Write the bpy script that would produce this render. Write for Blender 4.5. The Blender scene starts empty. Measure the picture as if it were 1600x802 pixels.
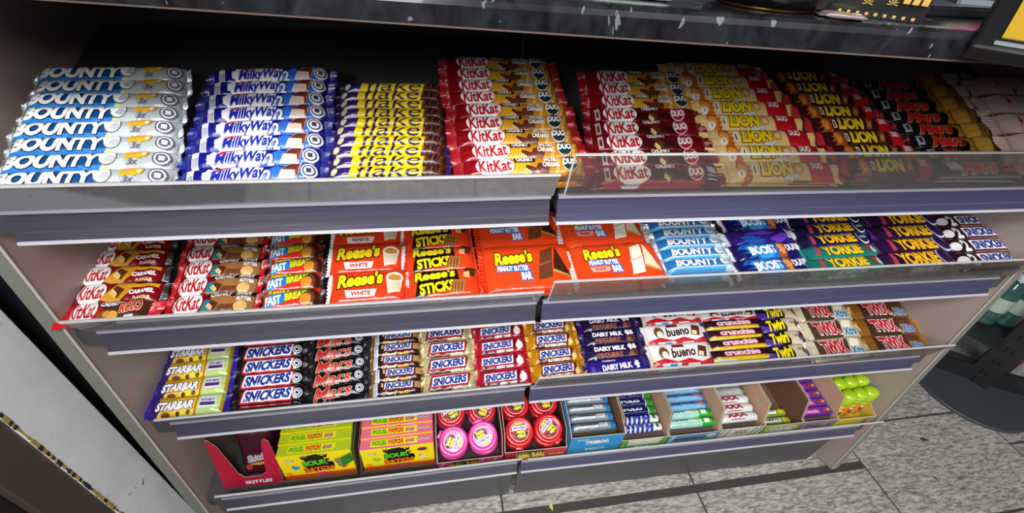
import bpy, bmesh, math, random
from mathutils import Matrix, Vector
random.seed(7)
PI = math.pi
SC = bpy.context.scene
COL = SC.collection

# ------------------------------------------------------------------ camera, light, exposure
cam_d = bpy.data.cameras.new('camera'); cam = bpy.data.objects.new('camera', cam_d); COL.objects.link(cam)
cam_d.lens = 36.0 * 679.8 / 1600.0; cam_d.sensor_width = 36.0; cam_d.sensor_fit = 'HORIZONTAL'; cam_d.clip_start = 0.02
RR = ((0.98659, -0.15193, 0.05978), (-0.04932, -0.62614, -0.77815), (0.15565, 0.76477, -0.62523))
cam.matrix_world = Matrix(((RR[0][0], -RR[1][0], -RR[2][0], 0.5110), (RR[0][1], -RR[1][1], -RR[2][1], -0.5084),
                           (RR[0][2], -RR[1][2], -RR[2][2], 1.3033), (0, 0, 0, 1)))
SC.camera = cam
SC.view_settings.view_transform = 'Standard'; SC.view_settings.look = 'None'
SC.view_settings.gamma = 1.0; SC.view_settings.use_curve_mapping = False
SC.view_settings.exposure = 0.0
world = bpy.data.worlds.new('world'); SC.world = world; world.use_nodes = True
world.node_tree.nodes['Background'].inputs[0].default_value = (0.62, 0.68, 0.80, 1)
world.node_tree.nodes['Background'].inputs[1].default_value = 0.10

def area(name, loc, target, sx, sy, power, col=(1, 1, 1)):
    d = bpy.data.lights.new(name, 'AREA'); d.shape = 'RECTANGLE'; d.size = sx; d.size_y = sy; d.energy = power; d.color = col
    o = bpy.data.objects.new(name, d); COL.objects.link(o); o.location = loc
    o.rotation_euler = (Vector(target) - Vector(loc)).to_track_quat('-Z', 'Y').to_euler()
    return o
area('ceiling_light', (0.30, -1.35, 2.5), (0.45, -0.2, .6), 1.7, 0.5, 70, (0.97, 0.98, 1.0))
area('ceiling_light', (1.7, -2.8, 2.5), (1.2, 0, .6), 2.0, 0.6, 30, (1.0, 0.985, 0.96))
area('ceiling_light', (-1.2, -2.6, 2.4), (1.2, 0, .6), 1.8, 0.7, 58, (0.97, 0.98, 1.0))

# ------------------------------------------------------------------ helpers
def lin(h):
    h = h.lstrip('#'); out = []
    for i in (0, 2, 4):
        c = int(h[i:i + 2], 16) / 255.0
        out.append(c / 12.92 if c <= 0.04045 else ((c + 0.055) / 1.055) ** 2.4)
    return (*out, 1.0)

MATS = {}
def principled(name, color='#808080', rough=0.5, metal=0.0, coat=0.0, bump=None, spec=0.5):
    """plain procedural material; bump = (noise scale, strength)"""
    if name in MATS: return MATS[name]
    m = bpy.data.materials.new(name); m.use_nodes = True; nt = m.node_tree; b = nt.nodes['Principled BSDF']
    b.inputs['Base Color'].default_value = lin(color); b.inputs['Roughness'].default_value = rough
    b.inputs['Metallic'].default_value = metal; b.inputs['Coat Weight'].default_value = coat
    b.inputs['Specular IOR Level'].default_value = spec
    if bump:
        tc = nt.nodes.new('ShaderNodeTexCoord'); n = nt.nodes.new('ShaderNodeTexNoise'); n.inputs['Scale'].default_value = bump[0]
        n.inputs['Detail'].default_value = 3.0
        bp = nt.nodes.new('ShaderNodeBump'); bp.inputs['Strength'].default_value = bump[1]; bp.inputs['Distance'].default_value = 0.002
        nt.links.new(tc.outputs['Object'], n.inputs['Vector']); nt.links.new(n.outputs['Fac'], bp.inputs['Height'])
        nt.links.new(bp.outputs['Normal'], b.inputs['Normal'])
    MATS[name] = m; return m

def ink(color, rough=0.30, metal=0.0):
    """printing ink on wrapper film: same crinkle as the film"""
    return principled('ink_%s_%d_%d' % (color.lstrip('#'), rough * 100, metal * 100), color, rough, metal, 0.25, (110, 0.6))

def film(name, zones, slant=0.0, rough=0.28, metal=0.0, yzones=None):
    """wrapper film printed in colour zones along its length (object x, metres); yzones: (y, colour below that y)"""
    m = bpy.data.materials.new(name); m.use_nodes = True; nt = m.node_tree; b = nt.nodes['Principled BSDF']
    b.inputs['Roughness'].default_value = rough; b.inputs['Metallic'].default_value = metal; b.inputs['Coat Weight'].default_value = 0.3
    tc = nt.nodes.new('ShaderNodeTexCoord'); sp = nt.nodes.new('ShaderNodeSeparateXYZ'); nt.links.new(tc.outputs['Object'], sp.inputs[0])
    ma = nt.nodes.new('ShaderNodeMath'); ma.operation = 'MULTIPLY_ADD'; ma.inputs[1].default_value = slant
    nt.links.new(sp.outputs['Y'], ma.inputs[0]); nt.links.new(sp.outputs['X'], ma.inputs[2])
    mr = nt.nodes.new('ShaderNodeMapRange'); mr.inputs['From Min'].default_value = -0.15; mr.inputs['From Max'].default_value = 0.15
    nt.links.new(ma.outputs[0], mr.inputs['Value'])
    cr = nt.nodes.new('ShaderNodeValToRGB'); cr.color_ramp.interpolation = 'CONSTANT'
    els = cr.color_ramp.elements
    els[0].position = 0.0; els[0].color = lin(zones[0][1]); els.remove(els[1])
    for x, c in zones[1:]:
        e = els.new((x + 0.15) / 0.3); e.color = lin(c)
    nt.links.new(mr.outputs[0], cr.inputs['Fac']); out = cr.outputs['Color']
    if yzones:
        for y, c in yzones:
            lt = nt.nodes.new('ShaderNodeMath'); lt.operation = 'LESS_THAN'; lt.inputs[1].default_value = y
            nt.links.new(sp.outputs['Y'], lt.inputs[0])
            mx = nt.nodes.new('ShaderNodeMixRGB'); mx.inputs['Color2'].default_value = lin(c)
            nt.links.new(lt.outputs[0], mx.inputs['Fac']); nt.links.new(out, mx.inputs['Color1']); out = mx.outputs['Color']
    nt.links.new(out, b.inputs['Base Color'])
    n = nt.nodes.new('ShaderNodeTexNoise'); n.inputs['Scale'].default_value = 110; n.inputs['Detail'].default_value = 3
    bp = nt.nodes.new('ShaderNodeBump'); bp.inputs['Strength'].default_value = 0.6; bp.inputs['Distance'].default_value = 0.002
    nt.links.new(tc.outputs['Object'], n.inputs['Vector']); nt.links.new(n.outputs['Fac'], bp.inputs['Height']); nt.links.new(bp.outputs['Normal'], b.inputs['Normal'])
    return m

def acrylic(name, tint, body, gloss=0.12, rough=0.08):
    """clear or smoky sheet: transparent mixed with a little body colour and a mirror gloss"""
    m = bpy.data.materials.new(name); m.use_nodes = True; nt = m.node_tree; nt.nodes.clear()
    o = nt.nodes.new('ShaderNodeOutputMaterial'); t = nt.nodes.new('ShaderNodeBsdfTransparent'); t.inputs[0].default_value = lin(tint)
    d = nt.nodes.new('ShaderNodeBsdfDiffuse'); d.inputs[0].default_value = lin('#b9b7bd')
    g = nt.nodes.new('ShaderNodeBsdfGlossy'); g.inputs['Roughness'].default_value = rough
    m1 = nt.nodes.new('ShaderNodeMixShader'); m1.inputs[0].default_value = body
    lw = nt.nodes.new('ShaderNodeLayerWeight'); lw.inputs[0].default_value = 0.12
    ad = nt.nodes.new('ShaderNodeMath'); ad.operation = 'MULTIPLY_ADD'; ad.inputs[1].default_value = 0.5; ad.inputs[2].default_value = gloss
    m2 = nt.nodes.new('ShaderNodeMixShader'); nt.links.new(lw.outputs['Fresnel'], ad.inputs[0]); nt.links.new(ad.outputs[0], m2.inputs[0])
    nt.links.new(t.outputs[0], m1.inputs[1]); nt.links.new(d.outputs[0], m1.inputs[2]); nt.links.new(m1.outputs[0], m2.inputs[1]); nt.links.new(g.outputs[0], m2.inputs[2])
    nt.links.new(m2.outputs[0], o.inputs['Surface'])
    return m

def link(name, me, parent=None, M=None):
    o = bpy.data.objects.new(name, me); COL.objects.link(o)
    if parent is not None: o.parent = parent
    if M is not None: o.matrix_local = M
    return o

def from_bm(name, bm, mats, smooth=False):
    me = bpy.data.meshes.new(name); bmesh.ops.recalc_face_normals(bm, faces=bm.faces[:]); bm.to_mesh(me); bm.free()
    for m in (mats if isinstance(mats, (list, tuple)) else [mats]): me.materials.append(m)
    if smooth:
        for p in me.polygons: p.use_smooth = True
    return me

def tag(o, label=None, cat=None, group=None, kind=None):
    if label: o['label'] = label
    if cat: o['category'] = cat
    if group: o['group'] = group
    if kind: o['kind'] = kind
    return o

def empty(name, M=None, **k):
    o = bpy.data.objects.new(name, None); COL.objects.link(o)
    if M is not None: o.matrix_world = M
    return tag(o, **k)

def bm_box(bm, x0, x1, y0, y1, z0, z1, mi=0, bevel=0.0):
    vs = [bm.verts.new((x, y, z)) for x in (x0, x1) for y in (y0, y1) for z in (z0, z1)]
    fs = [bm.faces.new([vs[i] for i in q]) for q in ((0, 1, 3, 2), (4, 6, 7, 5), (0, 4, 5, 1), (2, 3, 7, 6), (0, 2, 6, 4), (1, 5, 7, 3))]
    for f in fs: f.material_index = mi
    if bevel:
        es = list({e for f in fs for e in f.edges})
        r = bmesh.ops.bevel(bm, geom=es, offset=bevel, segments=2, affect='EDGES', profile=0.6)
        for f in r['faces']: f.material_index = mi
    return fs

def bm_prism(bm, prof, x0, x1, mi=0):
    """closed (y,z) profile swept along x"""
    a = [bm.verts.new((x0, y, z)) for y, z in prof]; b = [bm.verts.new((x1, y, z)) for y, z in prof]; n = len(prof)
    fs = [bm.faces.new(a), bm.faces.new(b[::-1])]
    for i in range(n): fs.append(bm.faces.new((a[i], a[(i + 1) % n], b[(i + 1) % n], b[i])))
    for f in fs: f.material_index = mi
    return fs

def bm_lathe(bm, prof, seg=32, mi=0, M=None, sx=1.0, sy=1.0):
    rings = []
    for r, z in prof:
        if r < 1e-6: rings.append([bm.verts.new((0, 0, z))])
        else: rings.append([bm.verts.new((r * sx * math.cos(2 * PI * k / seg), r * sy * math.sin(2 * PI * k / seg), z)) for k in range(seg)])
    for a, b in zip(rings, rings[1:]):
        for k in range(seg):
            l = (k + 1) % seg
            if len(a) == 1 and len(b) == 1: continue
            if len(a) == 1: f = bm.faces.new((a[0], b[k], b[l]))
            elif len(b) == 1: f = bm.faces.new((a[k], a[l], b[0]))
            else: f = bm.faces.new((a[k], a[l], b[l], b[k]))
            f.material_index = mi
    if M is not None: bmesh.ops.transform(bm, matrix=M, verts=[v for r in rings for v in r])

def T3(x, y, z): return Matrix.Translation((x, y, z))
def RX(d): return Matrix.Rotation(math.radians(d), 4, 'X')
def RY(d): return Matrix.Rotation(math.radians(d), 4, 'Y')
def RZ(d): return Matrix.Rotation(math.radians(d), 4, 'Z')

JX = 0.665                                   # where the two bays meet
BAY = {'L': Matrix.Identity(4), 'R': T3(JX, 0, 0) @ RZ(-1.0) @ T3(-JX, 0, 0)}   # the right bay stands one degree skewed

# ------------------------------------------------------------------ printed artwork
_TXT = {}
def text_mesh(s, bold=0.02, spacing=1.0):
    key = (s, bold, spacing)
    if key in _TXT: return _TXT[key]
    cu = bpy.data.curves.new('t', 'FONT'); cu.body = s; cu.offset = bold; cu.resolution_u = 3; cu.space_character = spacing
    o = bpy.data.objects.new('t', cu); COL.objects.link(o); bpy.context.view_layer.update()
    me = bpy.data.meshes.new_from_object(o.evaluated_get(bpy.context.evaluated_depsgraph_get()))
    vs = [tuple(v.co[:2]) for v in me.vertices]; fs = [tuple(p.vertices) for p in me.polygons]
    bpy.data.objects.remove(o); bpy.data.curves.remove(cu); bpy.data.meshes.remove(me)
    _TXT[key] = (vs, fs); return _TXT[key]

class Art:
    """flat artwork laid on a face L x W (metres), centred; x as a fraction of L, y of W"""
    def __init__(s, L, W): s.L, s.W, s.items = L, W, []
    def add(s, vs, fs, col, **k): s.items.append((vs, fs, ink(col, **k))); return s
    def P(s, pts, col, **k):
        return s.add([(x * s.L, y * s.W) for x, y in pts], [tuple(range(len(pts)))], col, **k)
    def R(s, x0, x1, y0, y1, col, sl=0.0, **k):
        d = sl * (y1 - y0) / 2
        return s.P([(x0 - d, y0), (x1 - d, y0), (x1 + d, y1), (x0 + d, y1)], col, **k)
    def E(s, cx, cy, rx, ry, col, n=22, **k):
        """rx as a fraction of L, ry of W"""
        return s.P([(cx + rx * math.cos(2 * PI * i / n), cy + ry * math.sin(2 * PI * i / n)) for i in range(n)], col, **k)
    def C(s, cx, cy, r, col, n=20, **k): return s.E(cx, cy, r * s.W / s.L, r, col, n, **k)
    def star(s, cx, cy, rx, ry, col, n=9, inner=0.6, seed=1, **k):
        rd = random.Random(seed); pts = []
        for i in range(2 * n):
            q = (1.0 if i % 2 == 0 else inner) * rd.uniform(0.85, 1.1); a = PI * i / n
            pts.append((cx + rx * q * math.cos(a), cy + ry * q * math.sin(a)))
        return s.P(pts, col, **k)
    def T(s, txt, cx, cy, w, h, col, out=None, ow=0.06, sh=0.0, rot=0.0, bold=0.02, **k):
        """text filling the box w (fraction of L) by h (fraction of W); out = outline colour"""
        vs0, _ = text_mesh(txt, bold)
        xs = [v[0] for v in vs0]; ys = [v[1] for v in vs0]
        mx, my = (min(xs) + max(xs)) / 2, (min(ys) + max(ys)) / 2
        fx, fy = w * s.L / (max(xs) - min(xs)), h * s.W / (max(ys) - min(ys)); c, q = math.cos(math.radians(rot)), math.sin(math.radians(rot))
        def lay(b, colr):
            vs, fs = text_mesh(txt, b); o = []
            for x, y in vs:
                X, Y = (x - mx) * fx, (y - my) * fy; X += sh * Y
                o.append((cx * s.L + X * c - Y * q, cy * s.W + X * q + Y * c))
            s.add(o, fs, colr, **k)
        if out: lay(bold + ow, out)
        lay(bold, col); return s

def build_art(bm, mats, art, xs, ys, surf, eps=0.00010, lift=0.00016, M=None):
    """lay every printed shape on the surface, cut along the surface's own grid so it follows it"""
    for n, (vs, fs, mat) in enumerate(art.items):
        if mat not in mats: mats.append(mat)
        mi = mats.index(mat); t = bmesh.new(); V = [t.verts.new((x, y, 0)) for x, y in vs]
        for f in fs:
            try: t.faces.new([V[i] for i in f])
            except ValueError: pass
        bmesh.ops.triangulate(t, faces=t.faces[:])
        mnx = min(v[0] for v in vs); mxx = max(v[0] for v in vs); mny = min(v[1] for v in vs); mxy = max(v[1] for v in vs)
        for co, no, arr, lo, hi in (((0, 0, 0), (1, 0, 0), xs, mnx, mxx), ((0, 0, 0), (0, 1, 0), ys, mny, mxy)):
            for g in arr:
                if lo < g < hi:
                    bmesh.ops.bisect_plane(t, geom=t.verts[:] + t.edges[:] + t.faces[:], dist=1e-7, plane_co=Vector(no) * g, plane_no=no)
        x0, x1, y0, y1 = xs[0], xs[-1], ys[0], ys[-1]
        kill = [f for f in t.faces if not (x0 <= f.calc_center_median().x <= x1 and y0 <= f.calc_center_median().y <= y1)]
        if kill: bmesh.ops.delete(t, geom=kill, context='FACES')
        z = lift + eps * n; idx = {}
        for f in t.faces:
            q = []
            for v in f.verts:
                if v not in idx:
                    p = Vector((v.co.x, v.co.y, surf(v.co.x, v.co.y) + z))
                    idx[v] = bm.verts.new(M @ p if M is not None else p)
                q.append(idx[v])
            if f.normal.z < 0: q = q[::-1]
            try: nf = bm.faces.new(q); nf.material_index = mi; nf.smooth = True
            except ValueError: pass
        t.free()

# ------------------------------------------------------------------ flow-wrapped bars
def bar_mesh(name, L, W, H, body_mat, art, p=2.6, crease=1.0, seed=0, lumps=None):
    """pillow of wrapper film lying on z = 0, with its printing; returns the mesh (length along x)"""
    rd = random.Random(seed); ph = [rd.uniform(0, 6.3) for _ in range(8)]
    nx, ny = 30, 14
    us = [i / nx for i in range(nx + 1)]
    xs = [L * (0.5 - 0.5 * math.cos(PI * (0.12 + 0.76 * u))) for u in us]
    a, b = xs[0], xs[-1]; xs = [(x - a) / (b - a) * L - L / 2 for x in xs]
    ts = [math.sin(PI / 2 * (-1 + 2 * j / ny)) for j in range(ny + 1)]
    ys = [t * W / 2 for t in ts]
    mid = H * 0.45
    def taper(x):
        d = (L / 2 - abs(x)) / min(0.020, L * 0.16)
        return 0.14 + 0.86 * math.sin(min(1.0, d) * PI / 2) ** 0.8
    def zt(x, y, s):
        t = min(1.0, abs(2 * y / W)); e = taper(x)
        A = (H - mid) if s > 0 else mid
        z = A * e * (1 - t ** p) ** (1 / p)
        d = L / 2 - abs(x)
        z += (1 - t * t) * crease * 0.0010 * math.exp(-d / 0.012) * math.sin(y / W * 38 + ph[0]) * min(1, d / 0.003)
        z += (1 - t * t) * 0.00035 * (math.sin(x * 160 + ph[1] + y * 90) + math.sin(x * 260 - y * 140 + ph[2]))
        if lumps: z += (1 - t * t) * lumps[1] * math.sin(2 * PI * lumps[0] * (x / L + 0.5) - PI / 2) * e
        return mid + s * z if s > 0 else max(0.0, mid - z)
    bm = bmesh.new()
    top = [[bm.verts.new((x, y, zt(x, y, 1))) for y in ys] for x in xs]
    bot = [[top[i][j] if j in (0, ny) else bm.verts.new((xs[i], ys[j], zt(xs[i], ys[j], -1))) for j in range(ny + 1)] for i in range(nx + 1)]
    for i in range(nx):
        for j in range(ny):
            bm.faces.new((top[i][j], top[i + 1][j], top[i + 1][j + 1], top[i][j + 1]))
            try: bm.faces.new((bot[i][j], bot[i][j + 1], bot[i + 1][j + 1], bot[i + 1][j]))
            except ValueError: pass
    for i in (0, nx):
        for j in range(ny):
            q = [top[i][j], top[i][j + 1], bot[i][j + 1], bot[i][j]]; q = list(dict.fromkeys(q))
            if len(q) > 2:
                try: bm.faces.new(q)
                except ValueError: pass
    bmesh.ops.recalc_face_normals(bm, faces=bm.faces[:])
    for f in bm.faces: f.smooth = True
    mats = [body_mat]
    import bisect
    def surf(x, y):
        i = min(nx - 1, max(0, bisect.bisect_right(xs, x) - 1)); j = min(ny - 1, max(0, bisect.bisect_right(ys, y) - 1))
        u = (x - xs[i]) / (xs[i + 1] - xs[i]); v = (y - ys[j]) / (ys[j + 1] - ys[j])
        z = [[top[i + k][j + l].co.z for l in (0, 1)] for k in (0, 1)]
        return (z[0][0] * (1 - u) + z[1][0] * u) * (1 - v) + (z[0][1] * (1 - u) + z[1][1] * u) * v
    if art:
        art.items = [([(x, y * 1.15 - W * .03) for x, y in vs], fs, mt) for vs, fs, mt in art.items]
        build_art(bm, mats, art, xs, [y * 0.9999 if abs(y) >= W / 2 - 1e-9 else y for y in ys], surf, M=None)
    me = bpy.data.meshes.new(name); bm.to_mesh(me); bm.free()
    for m in mats: me.materials.append(m)
    return me

def crimp_mesh(name, W, D, mat, zig=True, seed=0):
    """flat heat-sealed end, ribbed, with a zigzag cut; starts at x = 0 and runs to +D"""
    rd = random.Random(seed); bm = bmesh.new(); n = 22; nd = 5; rows = []; c1, c2 = rd.uniform(0, 6), rd.uniform(-.12, .12)
    for i in range(nd + 1):
        u = i / nd; r = []
        for j in range(n + 1):
            y = (j / n - 0.5) * W * (0.90 + 0.13 * u)
            x = D * u + (0.0009 * (1 if j % 2 else -1) if (i == nd and zig) else 0)
            z = 0.0006 * (1 if j % 2 else -1) * min(1, 3 * u + .2) + 0.0025 * u * math.sin(y / W * 7 + c1) + c2 * x
            r.append((x, y, z))
        rows.append(r)
    for s in (0, 1):
        V = [[bm.verts.new((x, y, z - s * 0.0004)) for x, y, z in r] for r in rows]
        for i in range(nd):
            for j in range(n):
                q = (V[i][j], V[i + 1][j], V[i + 1][j + 1], V[i][j + 1]); bm.faces.new(q if not s else q[::-1])
    me = bpy.data.meshes.new(name); bm.to_mesh(me); bm.free(); me.materials.append(mat)
    return me

# ------------------------------------------------------------------ the kinds of bar: film, print, sealed ends
RED, DRED, GOLD, WHT, BLK, CHOC = '#b3121d', '#6e0d14', '#d9921f', '#f4f1ee', '#141216', '#4a2214'
def stamp(A, x, y, r, ring='#e9e9ee', core='#3a3d55'):
    A.C(x, y, r, ring); A.C(x, y, r * .8, core); A.C(x, y, r * .62, ring); A.R(x - r * .3 * A.W / A.L, x + r * .3 * A.W / A.L, y - r * .3, y + r * .3, core); return A
def kitkat(A, cx, w, y=0.0, h=0.60, tcol='#b80f1b'):
    h = min(h * 1.02, .80)
    A.E(cx, y, w / 2, h / 2 + .07, WHT); A.T('KitKat', cx, y + .01, w * .84, h * .72, tcol, bold=.03, rot=3); return A
def finger(A, cx, cy, w, h, light='#e8bf73'):
    A.P([(cx - w / 2, cy - h * .1), (cx - w * .2, cy + h / 2), (cx + w / 2, cy + h * .12), (cx + w * .2, cy - h / 2)], '#5c2a17')
    A.P([(cx - w / 2, cy - h * .1), (cx - w * .33, cy + h * .22), (cx + w * .08, cy - h * .16), (cx - w * .02, cy - h / 2 + .02)], light)
    for k in (0, 1, 2): A.R(cx - w * (.40 - .13 * k), cx - w * (.37 - .13 * k), cy - h * (.14 + .1 * k), cy + h * (.1 - .1 * k), '#8a4a1e')
    return A
def choc_block(A, cx, cy, w, h, top='#6b3a22', side='#3e1d10', line='#8d5a3a'):
    A.P([(cx - w / 2, cy - h / 2), (cx - w * .28, cy + h * .38), (cx + w * .12, cy + h / 2), (cx - w * .06, cy - h * .44)], top)
    A.P([(cx + w * .02, cy - h * .2), (cx + w * .2, cy + h * .5), (cx + w / 2, cy - h * .42)], side)
    A.P([(cx - w * .44, cy - h * .1), (cx - w * .42, cy - h * .04), (cx + w * .01, cy + h * .06), (cx - w * .005, cy - h * .0)], line)
    A.P([(cx + w * .02, cy - h * .2), (cx + w / 2, cy - h * .42), (cx + w * .48, cy - h * .46), (cx - w * .03, cy - h * .28)], '#c08a4a')
    return A
def reeses(A, cx, cy, w, h):
    return A.T("Reese's", cx, cy, w, h, '#f7dc1c', out='#1d120c', ow=.065, sh=.12, rot=4, bold=.05)
def snick_panel(A, cx, cy, w, h, border='#b01824', sl=.055):
    w *= 1.12
    A.R(cx - w / 2 - .026, cx + w / 2 + .026, cy - h / 2 - .085, cy + h / 2 + .085, border, sl=sl)
    A.R(cx - w / 2, cx + w / 2, cy - h / 2, cy + h / 2, '#f3f3f6', sl=sl)
    A.T('SNICKERS', cx, cy, w * .94, h * .88, '#1b2f86', bold=.055, sh=.22, rot=1.5); return A

def k_bounty_trio(L, W):
    A = Art(L, W); A.R(-.5, .16, -.5, -.16, '#2577c0'); A.R(-.5, -.455, -.1, .36, '#3f7d2a')
    A.P([(.05, -.5), (.13, .0), (.19, .06), (.24, -.1), (.20, -.5)], '#c5d68a'); A.P([(.11, -.5), (.16, .05), (.22, .06), (.26, -.5)], '#bcc4c7')
    A.T('BOUNTY', -.19, .08, .54, .60, '#f3f0ee', out='#14233c', ow=.05, sh=.2, bold=.055)
    A.E(.125, .12, .052, .33, '#5d6166', n=16); A.E(.125, .13, .046, .29, '#eeeeee'); A.E(.14, .08, .032, .16, '#b9b9bd'); A.E(.10, .2, .028, .12, '#ffffff')
    for k, x in enumerate((.245, .275, .305, .335)): A.C(x, .2 + .05 * (k % 2), .17, '#e0a52a')
    A.C(.335, .23, .08, '#f0ece4'); A.T('3x', .275, -.08, .06, .26, '#6c6c76', sh=.3)
    stamp(A, .44, .04, .32, '#5a5e66', '#e4e6e8')
    return film('film_coconut_trio', [(-.15, '#16508e'), (.022, '#bcc4c7')], 0, .22, .2), A, ink('#cfd6da', .2, .7)
def k_bounty(L, W):
    A = Art(L, W); A.R(-.5, .5, -.5, -.2, '#bcd3df'); A.R(-.5, .32, -.5, -.26, '#4c9bd8')
    A.T('BOUNTY', -.08, .08, .62, .52, '#f4f2f0', out='#123a78', ow=.05, sh=.15, bold=.05)
    A.E(.32, .1, .07, .3, '#4b5560'); A.E(.32, .1, .062, .26, '#e9edf0'); A.E(.335, .06, .04, .13, '#a8b0b8')
    return film('film_coconut', [(-.15, '#2a7cc4'), (.045, '#b9cad6')], .3, .22, .2), A, ink('#c3d0da', .2, .6)
def k_milkyway(L, W):
    A = Art(L, W); A.star(.2, -.1, .25, .42, '#2f6fd8', 8, .7, 3); A.R(-.44, -.385, -.38, .36, '#e8e8f0'); 
    for k in range(5): A.R(-.435 + k * .01, -.431 + k * .01, -.3, .1, '#30324c')
    A.E(-.1, -.02, .225, .42, '#f3f2f6'); A.star(-.27, -.02, .06, .36, '#f3f2f6', 7, .75, 2); A.star(.07, -.02, .05, .34, '#f3f2f6', 7, .75, 5)
    A.P([(-.27, .12), (-.22, .33), (-.1, .4), (-.02, .38), (-.1, .33), (-.2, .25), (-.25, .1)], '#c9202c')
    A.T('MilkyWay', -.075, -.04, .38, .66, '#1c2a9c', bold=.035, sh=.25, rot=3)
    A.T('2', .135, -.14, .055, .5, '#f3f3f8', out='#1a2a96', ow=.05, bold=.04)
    A.P([(.205, -.3), (.235, .1), (.30, .42), (.385, .34), (.345, -.34)], '#e9eaf6'); A.P([(.215, -.26), (.24, .1), (.335, .06), (.335, -.3)], '#ecd0bd')
    A.P([(.235, .1), (.30, .36), (.375, .3), (.335, .04)], '#6a2f1c'); A.P([(.335, .04), (.375, .3), (.35, -.26), (.335, -.3)], '#7c3c26')
    stamp(A, .435, .0, .32)
    return film('film_milky', [(-.15, '#141879')], 0, .24), A, ink('#171a78', .22)
def k_flake(L, W):
    A = Art(L, W); A.R(-.47, -.33, -.5, -.22, '#c9c6d2'); A.R(-.42, -.3, -.42, -.34, '#4b465c'); A.C(-.47, .12, .26, '#cfcf9a')
    A.P([(-.35, -.5), (-.31, .5), (.33, .5), (.285, -.5)], '#f2d312')
    for k in range(5): A.P([(.27 + k * .045, -.5), (.31 + k * .045, .5), (.325 + k * .045, .5), (.288 + k * .045, -.5)], '#2f110b')
    for k in range(3): A.R(.30 + k * .07, .31 + k * .07, -.1, .35, '#8a4c38', sl=.05)
    A.T('flake', .0, .02, .54, .70, '#2a1244', bold=.0, sh=.5)
    return film('film_flake', [(-.15, '#331a5c'), (.040, '#4e2216')], 0, .26), A, ink('#2c1650', .25)
def k_kk_salted(L, W):
    A = Art(L, W)
    A.P([(-.12, -.5), (-.06, .5), (.02, .5), (.06, -.5)], '#dfa326')
    for k in range(4): A.P([(.14 + .09 * k, -.5), (.19 + .09 * k, .5), (.215 + .09 * k, .5), (.17 + .09 * k, -.5)], '#e6a548' if k % 2 else '#b5661c')
    A.P([(.06, -.30), (.10, .12), (.2, .08), (.18, -.34)], '#5f2c17'); finger(A, .03, -.18, .12, .5)
    A.R(-.5, .5, -.5, -.38, '#c88228'); A.R(-.5, -.13, -.5, -.36, '#8f0f18'); kitkat(A, -.255, .31, .02, .78)
    A.R(-.095, .075, .16, .44, '#1c1413'); A.T('CHUNKY', -.01, .30, .145, .20, WHT, bold=.05)
    A.T('SALTED', .205, .26, .12, .19, '#f5f2ea', out='#5b3416', ow=.03, bold=.04); A.T('CARAMEL', .205, .0, .15, .21, '#f5f2ea', out='#5b3416', ow=.03, bold=.04)
    A.C(.365, .06, .38, '#f2ede2'); A.C(.365, .06, .35, '#17312e'); A.T('DUO', .365, .12, .115, .30, WHT, bold=.05)
    return film('film_wafer_caramel', [(-.15, '#860c15'), (-.028, '#c98622')], .35, .24, .1), A, ink('#9a0d18', .2, .2)
def k_kk_duo(L, W):
    A = Art(L, W); A.R(-.5, .5, -.5, -.34, '#c21a2c'); A.R(-.15, .28, -.26, .1, '#3a1010'); kitkat(A, -.245, .31, .02, .78); finger(A, .06, -.12, .09, .56, '#ecd08a')
    A.R(-.05, .14, .18, .45, '#1c1012'); A.T('CHUNKY', .045, .31, .165, .2, WHT, bold=.05)
    A.C(.295, .04, .36, '#f2e8ea'); A.C(.295, .04, .33, '#a01222'); A.T('DUO', .295, .06, .105, .34, WHT, bold=.05)
    A.R(-.47, -.43, -.3, .25, '#caa9ac'); A.R(-.46, -.44, -.2, .1, '#4b2426')
    return film('film_wafer_red', [(-.15, '#770a14')], 0, .22, .12), A, ink('#7c0b14', .2, .2)
def k_kk_win(L, W):
    f, A, c = k_kk_duo(L, W); A.R(.37, .5, -.5, .5, '#1a1416'); A.T('WIN', .435, .14, .09, .3, WHT, bold=.05); A.R(.385, .48, -.16, -.08, '#bfb6b8'); A.R(.385, .48, -.32, -.26, '#bfb6b8')
    return f, A, c
def k_lion_white(L, W):
    A = Art(L, W); A.star(-.36, .0, .085, .5, '#c8641c', 11, .6, 4); A.star(-.38, .04, .05, .32, '#e89a38', 9, .6, 8); A.C(-.40, -.14, .17, '#ece6da'); A.R(-.405, -.395, -.22, -.06, '#8a7468')
    A.R(-.29, -.245, -.16, .28, '#f2ead8'); A.R(-.275, -.262, -.1, .2, '#2a1612')
    A.T('LION', -.06, .1, .30, .62, '#f2cf1a', out='#34180c', ow=.05, bold=.06, sh=.12)
    A.E(.15, .15, .045, .26, '#c98a3a'); A.E(.15, .1, .03, .14, '#e9c98a'); A.T('WHITE', .06, -.28, .13, .2, '#f6f3ee', out='#4b3024', ow=.06, bold=.04, sh=.3)
    A.P([(.26, -.5), (.24, .5), (.5, .5), (.5, -.5)], '#bb1420'); A.T('DUO', .335, .24, .11, .3, '#f4ece8', out='#7c0f18', ow=.03, bold=.05, rot=-3)
    A.R(.08, .25, -.44, -.36, '#7a5a30')
    return film('film_cream_crisp', [(-.15, '#e3c283')], 0, .30), A, ink('#dfba78', .28)
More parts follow.
